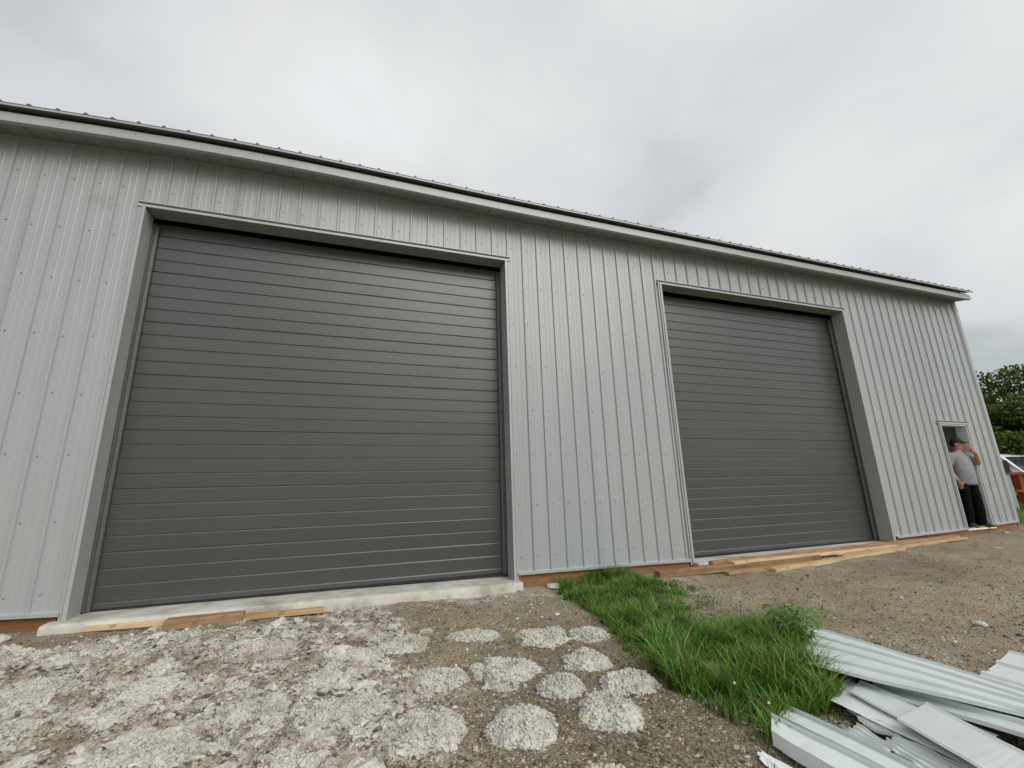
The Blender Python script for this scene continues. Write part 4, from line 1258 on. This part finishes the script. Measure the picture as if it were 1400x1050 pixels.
# local axes: faces -Y, left hand +X
HD = Vector((0.0, -0.02, 1.555))
bv = [(0, 0, 0.90), (0, 0.01, 1.05), (0, 0.01, 1.22), (0, 0.0, 1.36), (0, -0.005, 1.45),            # 0 pelvis .. 4 neck
      (0.02, -0.02, 1.545), (0.02, -0.02, 1.63),                                                    # 5,6 head
      (0.10, 0, 0.86), (0.11, -0.02, 0.48), (0.12, 0.02, 0.09), (0.125, -0.02, 0.05),                # 7-10 left leg
      (-0.10, 0, 0.86), (-0.11, -0.01, 0.48), (-0.12, 0.03, 0.09), (-0.125, -0.01, 0.05),            # 11-14 right leg
      (0.18, 0, 1.36), (0.30, -0.10, 1.17), (0.165, -0.19, 1.415),                                   # 15-17 left arm raised
      (-0.18, 0.0, 1.36), (-0.24, 0.03, 1.10), (-0.22, -0.07, 0.86)]                                # 18-20 right arm
be = [(0, 1), (1, 2), (2, 3), (3, 4), (4, 5), (5, 6), (0, 7), (7, 8), (8, 9), (9, 10), (0, 11), (11, 12), (12, 13), (13, 14), (3, 15), (15, 16), (16, 17), (3, 18), (18, 19), (19, 20)]
br = [(0.13, 0.11), (0.14, 0.12), (0.14, 0.11), (0.11, 0.09), 0.055, (0.072, 0.09), (0.068, 0.085), 0.08, 0.058, 0.04, 0.035, 0.08, 0.058, 0.04, 0.035, 0.055, 0.043, 0.03, 0.055, 0.042, 0.03]
skin_fig('body', bv, be, br, 0, M['skin'], per)
# head: face turned to its left
HT = Matrix.Translation((0.02, -0.02, 1.585)) @ Matrix.Rotation(math.radians(32), 4, 'Z')
def head_mesh():
    bm = bmesh.new()
    bmesh.ops.create_uvsphere(bm, u_segments=28, v_segments=22, radius=1)
    for v in bm.verts:
        x, y, z = v.co
        sx, sy, sz = 0.074, 0.094, 0.118
        if z < -0.15:
            f = 1 - 0.32 * min(1, (-z - 0.15) / 0.8)
            sx *= f; sy *= (1 - 0.10 * min(1, (-z - 0.15) / 0.8))
        px, py, pz = x * sx, y * sy, z * sz
        if y < -0.3 and abs(x) < 0.28:
            k_ = (1 - abs(x) / 0.28)
            py -= 0.026 * k_ * math.exp(-((z + 0.12) / 0.16) ** 2)       # nose
            py -= 0.006 * k_ * math.exp(-((z + 0.50) / 0.1) ** 2)        # lips
            py -= 0.010 * k_ * math.exp(-((z + 0.80) / 0.15) ** 2)       # chin
        if y < -0.4 and 0.15 < abs(x) < 0.5:
            py += 0.009 * math.exp(-((z - 0.05) / 0.12) ** 2)            # eye sockets
        v.co = HT @ Vector((px, py, pz))
    me = bpy.data.meshes.new('head'); bm.to_mesh(me); bm.free(); me.shade_smooth(); me.materials.append(M['skin'])
    o = bpy.data.objects.new('head', me); COL.objects.link(o); o.parent = per
    return o
hd = head_mesh()
def head_bit(name, loc, sc3, mat, seg=12):
    bm = bmesh.new(); bmesh.ops.create_uvsphere(bm, u_segments=seg, v_segments=seg, radius=1)
    for v in bm.verts: v.co = HT @ Vector((loc[0] + v.co.x * sc3[0], loc[1] + v.co.y * sc3[1], loc[2] + v.co.z * sc3[2]))
    me = bpy.data.meshes.new(name); bm.to_mesh(me); bm.free(); me.shade_smooth(); me.materials.append(mat)
    o = bpy.data.objects.new(name, me); COL.objects.link(o); o.parent = hd
for s in (-1, 1):
    head_bit('eye', (s * 0.028, -0.082, 0.006), (0.012, 0.008, 0.008), M['eye'])
    head_bit('ear', (s * 0.074, 0.008, -0.01), (0.011, 0.022, 0.033), M['skin'])
head_bit('mouth', (0, -0.090, -0.058), (0.022, 0.007, 0.005), simple('lips', (0.30, 0.13, 0.10), 0.5))
head_bit('hair', (0, 0.022, 0.012), (0.079, 0.084, 0.085), M['hair'], 18)
# cap with brim
bm = bmesh.new(); bmesh.ops.create_uvsphere(bm, u_segments=28, v_segments=18, radius=1)
bmesh.ops.delete(bm, geom=[v for v in bm.verts if v.co.z < -0.02], context='VERTS')
for v in bm.verts: v.co = HT @ Vector((v.co.x * 0.084, v.co.y * 0.103 + 0.002, 0.035 + v.co.z * 0.098))
me = bpy.data.meshes.new('cap'); bm.to_mesh(me); bm.free(); me.shade_smooth(); me.materials.append(M['cap'])
capo = bpy.data.objects.new('cap', me); COL.objects.link(capo); capo.parent = per
capo.modifiers.new('t', 'SOLIDIFY').thickness = 0.004
V = []; F = []
na = 13
for i in range(na):
    a = math.radians(-62 + 124 * i / (na - 1))
    for rr, dz in ((0.0, 0), (0.5, -0.004), (1.0, -0.014)):
        ex = 0.078 * math.cos(a * 1.2) ** 0.7 * rr if abs(a * 1.2) < math.pi / 2 else 0
        V.append(HT @ Vector((math.sin(a) * (0.084 + ex * 0.35), -math.cos(a) * 0.103 - ex, 0.04 + dz + 0.012 * math.sin(a) ** 2 * -1)))
for i in range(na - 1):
    for j in range(2): F.append((i * 3 + j, i * 3 + j + 1, i * 3 + 4 + j, i * 3 + 3 + j))
brim = mesh_obj('brim', V, F, M['cap'], capo, True); brim.modifiers.new('t', 'SOLIDIFY').thickness = 0.004
# t-shirt: one torso loft and two sleeves
loft('shirt', [((0, 0, 0.80), 0.185, 0.145), ((0, -0.004, 0.84), 0.19, 0.15), ((0, -0.012, 0.95), 0.187, 0.155), ((0, -0.016, 1.06), 0.183, 0.152), ((0, -0.008, 1.18), 0.188, 0.142), ((0, 0.0, 1.29), 0.198, 0.130),
               ((0, 0.003, 1.37), 0.185, 0.108), ((0, 0.003, 1.415), 0.135, 0.083), ((0, 0, 1.445), 0.078, 0.066)], M['shirt'], per, 32, True, 0.055, 5)
loft('sleeve', [((0.13, 0.0, 1.37), 0.075, 0.075), ((0.19, -0.01, 1.345), 0.08, 0.078), ((0.235, -0.045, 1.28), 0.075, 0.072), ((0.262, -0.068, 1.235), 0.073, 0.07)], M['shirt'], per, 18, True, 0.06, 8)
loft('sleeve', [((-0.13, 0.0, 1.37), 0.075, 0.075), ((-0.185, 0.002, 1.33), 0.08, 0.076), ((-0.215, 0.012, 1.23), 0.073, 0.07), ((-0.228, 0.02, 1.16), 0.072, 0.068)], M['shirt'], per, 18, True, 0.06, 9)
# trousers: hips and two legs in one mesh
tr = MB()
def loft_raw(mb, rings, ns=20, wr=0.05, seed=0):
    th = np.linspace(0, 2 * np.pi, ns, endpoint=False); V = []
    for i, (c, rx, ry) in enumerate(rings):
        w = 1 + wr * fbm(np.cos(th) * 2 + seed, np.sin(th) * 2, i * 0.8, 3, seed)
        V += [(c[0] + math.cos(t) * rx * w[j], c[1] + math.sin(t) * ry * w[j], c[2]) for j, t in enumerate(th)]
    n = len(rings)
    F = [(i * ns + j, i * ns + (j + 1) % ns, (i + 1) * ns + (j + 1) % ns, (i + 1) * ns + j) for i in range(n - 1) for j in range(ns)]
    F += [tuple(range(ns - 1, -1, -1)), tuple((n - 1) * ns + j for j in range(ns))]
    mb.add(V, F)
loft_raw(tr, [((0, 0, 0.74), 0.165, 0.125), ((0, 0, 0.84), 0.175, 0.137), ((0, 0, 0.96), 0.165, 0.13)], seed=2)
for s, yk, yf in ((1, -0.02, 0.02), (-1, -0.01, 0.03)):
    loft_raw(tr, [((s * 0.128, yf, 0.03), 0.088, 0.10), ((s * 0.122, yf - 0.01, 0.14), 0.082, 0.088), ((s * 0.116, yk, 0.30), 0.082, 0.085), ((s * 0.112, yk, 0.48), 0.086, 0.09), ((s * 0.10, -0.005, 0.66), 0.098, 0.105), ((s * 0.09, 0, 0.82), 0.100, 0.118)], seed=4 + s)
tr.build('trousers', M['trousers'], per, smooth=True)
for s, y0, a in ((1, -0.06, 0.35), (-1, -0.05, -0.25)):
    mb = MB()
    V = []; F = []
    secs = [(-0.085, 0.028, 0.045), (-0.07, 0.046, 0.10), (-0.01, 0.05, 0.115), (0.06, 0.05, 0.095), (0.12, 0.052, 0.07), (0.165, 0.042, 0.045), (0.19, 0.02, 0.028)]
    for (l, w, h) in secs:
        for ang in np.linspace(0, 2 * np.pi, 14, endpoint=False):
            zq = max(0.0, h * 0.5 + h * 0.5 * math.sin(ang) * 1.0)
            xq, yq = w * math.cos(ang), -l
            V.append((s * 0.13 + xq * math.cos(a) - yq * math.sin(a), y0 + 0.07 + xq * math.sin(a) + yq * math.cos(a), zq))
    n = 14
    F = [(i * n + j, i * n + (j + 1) % n, (i + 1) * n + (j + 1) % n, (i + 1) * n + j) for i in range(len(secs) - 1) for j in range(n)] + [tuple(range(n - 1, -1, -1)), tuple((len(secs) - 1) * n + j for j in range(n))]
    mb.add(V, F); mb.build('shoe', M['shoe'], per, smooth=True)
# hands with five fingers
def hand(wrist, pdir, side, curl, name='hand'):
    """wrist point, direction of the palm, side vector towards the thumb"""
    w = Vector(wrist); d = Vector(pdir).normalized(); s = Vector(side); s = (s - d * s.dot(d)).normalized(); nrm = d.cross(s)
    vs = [w, w + d * 0.045, w + d * 0.085]; es = [(0, 1), (1, 2)]; rs = [(0.026, 0.02), (0.036, 0.017), (0.036, 0.015)]
    for i, (off, L) in enumerate(((0.028, 0.07), (0.010, 0.078), (-0.009, 0.072), (-0.027, 0.055))):
        b0 = len(vs)
        base = w + d * 0.08 + s * off
        dd = d; p_ = base; prev = 2
        vs.append(p_); es.append((1 if i in (0, 3) else 2, b0)); rs.append((0.0105, 0.0105))
        for k_, fr in enumerate((0.45, 0.32, 0.23)):
            dd = (dd + nrm * curl * (0.6 + 0.5 * k_)).normalized()
            p_ = p_ + dd * L * fr
            vs.append(p_); es.append((len(vs) - 2, len(vs) - 1)); rs.append((0.0095 - 0.001 * k_,) * 2)
    b0 = len(vs)
    vs += [w + d * 0.03 + s * 0.035, w + d * 0.06 + s * 0.055 + nrm * 0.01, w + d * 0.085 + s * 0.058 + nrm * 0.025]
    es += [(1, b0), (b0, b0 + 1), (b0 + 1, b0 + 2)]; rs += [(0.013, 0.013), (0.011, 0.011), (0.0095, 0.0095)]
    return skin_fig(name, [tuple(v) for v in vs], es, rs, 0, M['skin'], per, 1)
hand((0.165, -0.19, 1.415), (-0.60, 0.42, 0.68), (-0.3, 0.3, -0.6), 0.22)
hand((-0.22, -0.07, 0.865), (0.02, -0.15, -1), (0.2, -1, 0.1), 0.25)

# ------------------------------------------------------------------ beyond the corner: tree, skip, van
def tree(loc, H, R, seed, label, nleaf=9000):
    rgt = np.random.default_rng(seed)
    root = empty('broadleaf_tree', loc)
    tag(root, label, 'tree', 'trees beyond the shed')
    V, F = [], []
    def limb(p0, p1, r0, r1, bend, n=6, ns=8):
        p0, p1 = np.array(p0, float), np.array(p1, float)
        b0 = len(V)
        for i in range(n + 1):
            t = i / n
            c = p0 * (1 - t) + p1 * t + bend * math.sin(t * math.pi)
            r = r0 * (1 - t) + r1 * t
            for j in range(ns):
                a = 2 * math.pi * j / ns
                V.append((c[0] + r * math.cos(a), c[1] + r * math.sin(a), c[2]))
        for i in range(n):
            for j in range(ns):
                F.append((b0 + i * ns + j, b0 + i * ns + (j + 1) % ns, b0 + (i + 1) * ns + (j + 1) % ns, b0 + (i + 1) * ns + j))
        F.append(tuple(b0 + n * ns + j for j in range(ns)))
    limb((0, 0, -0.2), (0.1, 0.1, H * 0.62), 0.26, 0.12, np.array((0.15, 0.05, 0)))
    cl = []
    for i in range(26):
        a = rgt.uniform(0, 2 * np.pi); e_ = rgt.uniform(-0.35, 1.0)
        rr = R * rgt.uniform(0.55, 0.95)
        c = np.array((math.cos(a) * math.cos(e_) * rr, math.sin(a) * math.cos(e_) * rr, H * 0.58 + math.sin(e_) * H * 0.40))
        cl.append((c, R * rgt.uniform(0.24, 0.40)))
        limb((0.05, 0.05, H * rgt.uniform(0.22, 0.55)), c * (0.85, 0.85, 1.0), 0.09, 0.02, rgt.uniform(-0.25, 0.25, 3), 5, 6)
    for i in range(6):
        cl.append((np.array((rgt.uniform(-.3, .3) * R, rgt.uniform(-.3, .3) * R, H * rgt.uniform(0.45, 0.9))), R * 0.4))
    mesh_obj('trunk', V, F, M['bark'], root, True)
    per_ = nleaf // len(cl)
    LV, LT = [], []
    for c, r in cl:
        u = rgt.normal(size=(per_, 3)); u /= np.linalg.norm(u, axis=1)[:, None]
        p = c + u * (r * rgt.uniform(0.25, 1.0, per_) ** 0.45)[:, None] * np.array((1, 1, 0.72))
        s = rgt.uniform(0.07, 0.14, per_)
        d = rgt.normal(size=(per_, 3)); d /= np.linalg.norm(d, axis=1)[:, None]
        e2 = np.cross(d, rgt.normal(size=(per_, 3))); e2 /= np.linalg.norm(e2, axis=1)[:, None]
        q4 = np.stack([p - d * s[:, None], p + e2 * s[:, None] * 0.55, p + d * s[:, None], p - e2 * s[:, None] * 0.55], 1)
        LV.append(q4.reshape(-1, 3)); LT.append(np.repeat(np.clip(rgt.uniform(0.1, 0.9, per_), 0, 1), 4))
    LV = np.concatenate(LV); LT = np.concatenate(LT)
    np_mesh('crown', LV, np.arange(len(LV)).reshape(-1, 4), M['leaf'], root, colattr={'tint': LT})
    return root
tree((33.0, 8.1, 0), 6.9, 4.4, 3, 'tall leafy green tree past the shed corner at the right edge', 15000)
tree((27.5, 6.9, 0), 4.6, 2.4, 5, 'lower bushy tree in front of the tall one past the shed corner', 14000)
tree((44.0, 17.5, 0), 8.0, 5.0, 8, 'darker tree standing behind the tall one past the shed', 14000)

M['redsteel'] = simple('faded_red_steel', (0.36, 0.075, 0.03), 0.55, 0.35, 3)
M['orangesteel'] = simple('rust_orange_steel', (0.50, 0.20, 0.07), 0.6, 0.35, 3)
M['vanwhite'] = simple('chalky_white_paint', (0.72, 0.72, 0.70), 0.4, 0.08)
M['glass'] = simple('dark_glass', (0.03, 0.035, 0.035), 0.1)
# open-topped steel skip
sk = empty('steel_skip', (18.9, 2.42, 0.12), math.radians(0))
tag(sk, 'rusty red steel skip standing past the shed corner', 'skip')
def prism_shell(name, mat, parent, x0, x1, y0, y1, z0, z1, inset):
    mb = MB()
    t = 0.05
    o_ = [(x0 + inset, y0 + inset, z0), (x1 - inset, y0 + inset, z0), (x1 - inset, y1 - inset, z0), (x0 + inset, y1 - inset, z0), (x0, y0, z1), (x1, y0, z1), (x1, y1, z1), (x0, y1, z1)]
    i_ = [(x0 + t, y0 + t, z1), (x1 - t, y0 + t, z1), (x1 - t, y1 - t, z1), (x0 + t, y1 - t, z1), (x0 + inset + t, y0 + inset + t, z0 + t), (x1 - inset - t, y0 + inset + t, z0 + t), (x1 - inset - t, y1 - inset - t, z0 + t), (x0 + inset + t, y1 - inset - t, z0 + t)]
    mb.add(o_ + i_, [(0, 1, 5, 4), (1, 2, 6, 5), (2, 3, 7, 6), (3, 0, 4, 7), (3, 2, 1, 0), (4, 5, 9, 8), (5, 6, 10, 9), (6, 7, 11, 10), (7, 4, 8, 11), (8, 9, 13, 12), (9, 10, 14, 13), (10, 11, 15, 14), (11, 8, 12, 15), (12, 13, 14, 15)])
    return mb.build(name, mat, parent)
prism_shell('bin', M['redsteel'], sk, 0, 3.2, -1.2, 1.08, 0.16, 1.16, 0.10)
for y in (-0.9, -0.35, 0.2, 0.75):
    mb = MB(); mb.prism_z([(-0.05, y - 0.05), (0.06, y - 0.05), (0.06, y + 0.05), (-0.05, y + 0.05)], 0.3, 1.10); mb.build('rib', M['orangesteel'], sk)
mb = MB(); mb.box(-0.07, 0.05, -1.24, 1.12, 1.10, 1.19); mb.build('rim', M['orangesteel'], sk)
mb = MB(); mb.box(-0.06, 0.10, -1.1, 1.0, 0.55, 0.63); mb.build('rail', M['orangesteel'], sk)
for y in (-0.8, 0.7):
    mb = MB(); mb.box(0.2, 3.0, y - 0.06, y + 0.06, -0.14, 0.155); mb.build('skid', M['rubber'], sk)
# white panel propped against the skip
pn = MB()
pn.add([(18.62, 3.33, 0.12), (18.62, 3.95, 0.12), (18.80, 3.95, 1.28), (18.80, 3.42, 1.22), (18.66, 3.33, 0.12), (18.66, 3.95, 0.12), (18.84, 3.95, 1.28), (18.84, 3.42, 1.22)],
       [(0, 1, 2, 3), (7, 6, 5, 4), (0, 3, 7, 4), (3, 2, 6, 7), (2, 1, 5, 6), (1, 0, 4, 5)])
pnl = pn.build('leaning_sheet', M['vanwhite'])
tag(pnl, 'scuffed white panel propped upright between shed corner and red skip', 'sheet')
# van parked behind the skip
van = empty('white_van', (25.3, 6.4, 0.1), math.radians(78))
tag(van, 'white van with dark windows parked behind the red skip', 'van')
def van_body():
    prof = [(-2.3, 0.35), (-2.35, 0.9), (-2.3, 1.02), (-1.45, 1.18), (-0.75, 1.95), (-0.3, 2.08), (2.1, 2.10), (2.3, 1.95), (2.35, 0.9), (2.3, 0.35)]
    rows = []
    for y, k_ in ((-0.95, 0.9), (-0.99, 0.985), (-0.93, 1.0), (0.93, 1.0), (0.99, 0.985), (0.95, 0.9)):
        rows.append([(x * (1.0 if k_ > 0.95 else 0.99), y * (1 if z < 1.1 else 0.90), 0.35 + (z - 0.35) * k_) for x, z in prof])
    n = len(prof); V = [p_ for r_ in rows for p_ in r_]; F = []
    for i in range(len(rows) - 1):
        for j in range(n): F.append((i * n + j, i * n + (j + 1) % n, (i + 1) * n + (j + 1) % n, (i + 1) * n + j))
    F += [tuple(range(n)), tuple((len(rows) - 1) * n + j for j in range(n - 1, -1, -1))]
    mb = MB(); mb.add(V, F)
    return mb.build('body', M['vanwhite'], van)
van_body()
mb = MB(); mb.add([(-1.44, -0.80, 1.21), (-1.44, 0.80, 1.21), (-0.80, 0.74, 1.93), (-0.80, -0.74, 1.93), (-1.40, -0.80, 1.19), (-1.40, 0.80, 1.19), (-0.76, 0.74, 1.91), (-0.76, -0.74, 1.91)], [(0, 3, 2, 1), (4, 5, 6, 7), (0, 1, 5, 4), (1, 2, 6, 5), (2, 3, 7, 6), (3, 0, 4, 7)])
mb.build('windscreen', M['glass'], van)
for s in (-1, 1):
    for x0_, x1_ in ((-0.95, -0.1), (0.05, 1.0), (1.15, 2.05)):
        mb = MB(); y0_, y1_ = (s * 0.905, s * 0.935)
        mb.box(x0_, x1_, min(y0_, y1_), max(y0_, y1_), 1.25, 1.78); mb.build('window', M['glass'], van)
    for x_ in (-1.45, 1.45):
        mb = MB()
        th = np.linspace(0, 2 * np.pi, 20, endpoint=False)
        pr0 = [(x_ + 0.33 * math.cos(t), 0.33 + 0.33 * math.sin(t)) for t in th]
        V = [(x, s * 0.80, z) for x, z in pr0] + [(x, s * 1.0, z) for x, z in pr0]
        mb.add(V, [(j, (j + 1) % 20, 20 + (j + 1) % 20, 20 + j) for j in range(20)] + [tuple(range(20)), tuple(range(39, 19, -1))])
        wh = mb.build('wheel', M['rubber'], van)
        mb = MB(); pr1 = [(x_ + 0.19 * math.cos(t), 0.33 + 0.19 * math.sin(t)) for t in th]
        V = [(x, s * 0.99, z) for x, z in pr1] + [(x, s * 1.012, z) for x, z in pr1]
        mb.add(V, [(j, (j + 1) % 20, 20 + (j + 1) % 20, 20 + j) for j in range(20)] + [tuple(range(20)), tuple(range(39, 19, -1))])
        mb.build('rim', M['seal'], wh)
    mb = MB(); mb.box(-2.36, -2.30, s * 0.72 - 0.14, s * 0.72 + 0.14, 0.74, 0.90); mb.build('headlight', M['glass'], van)
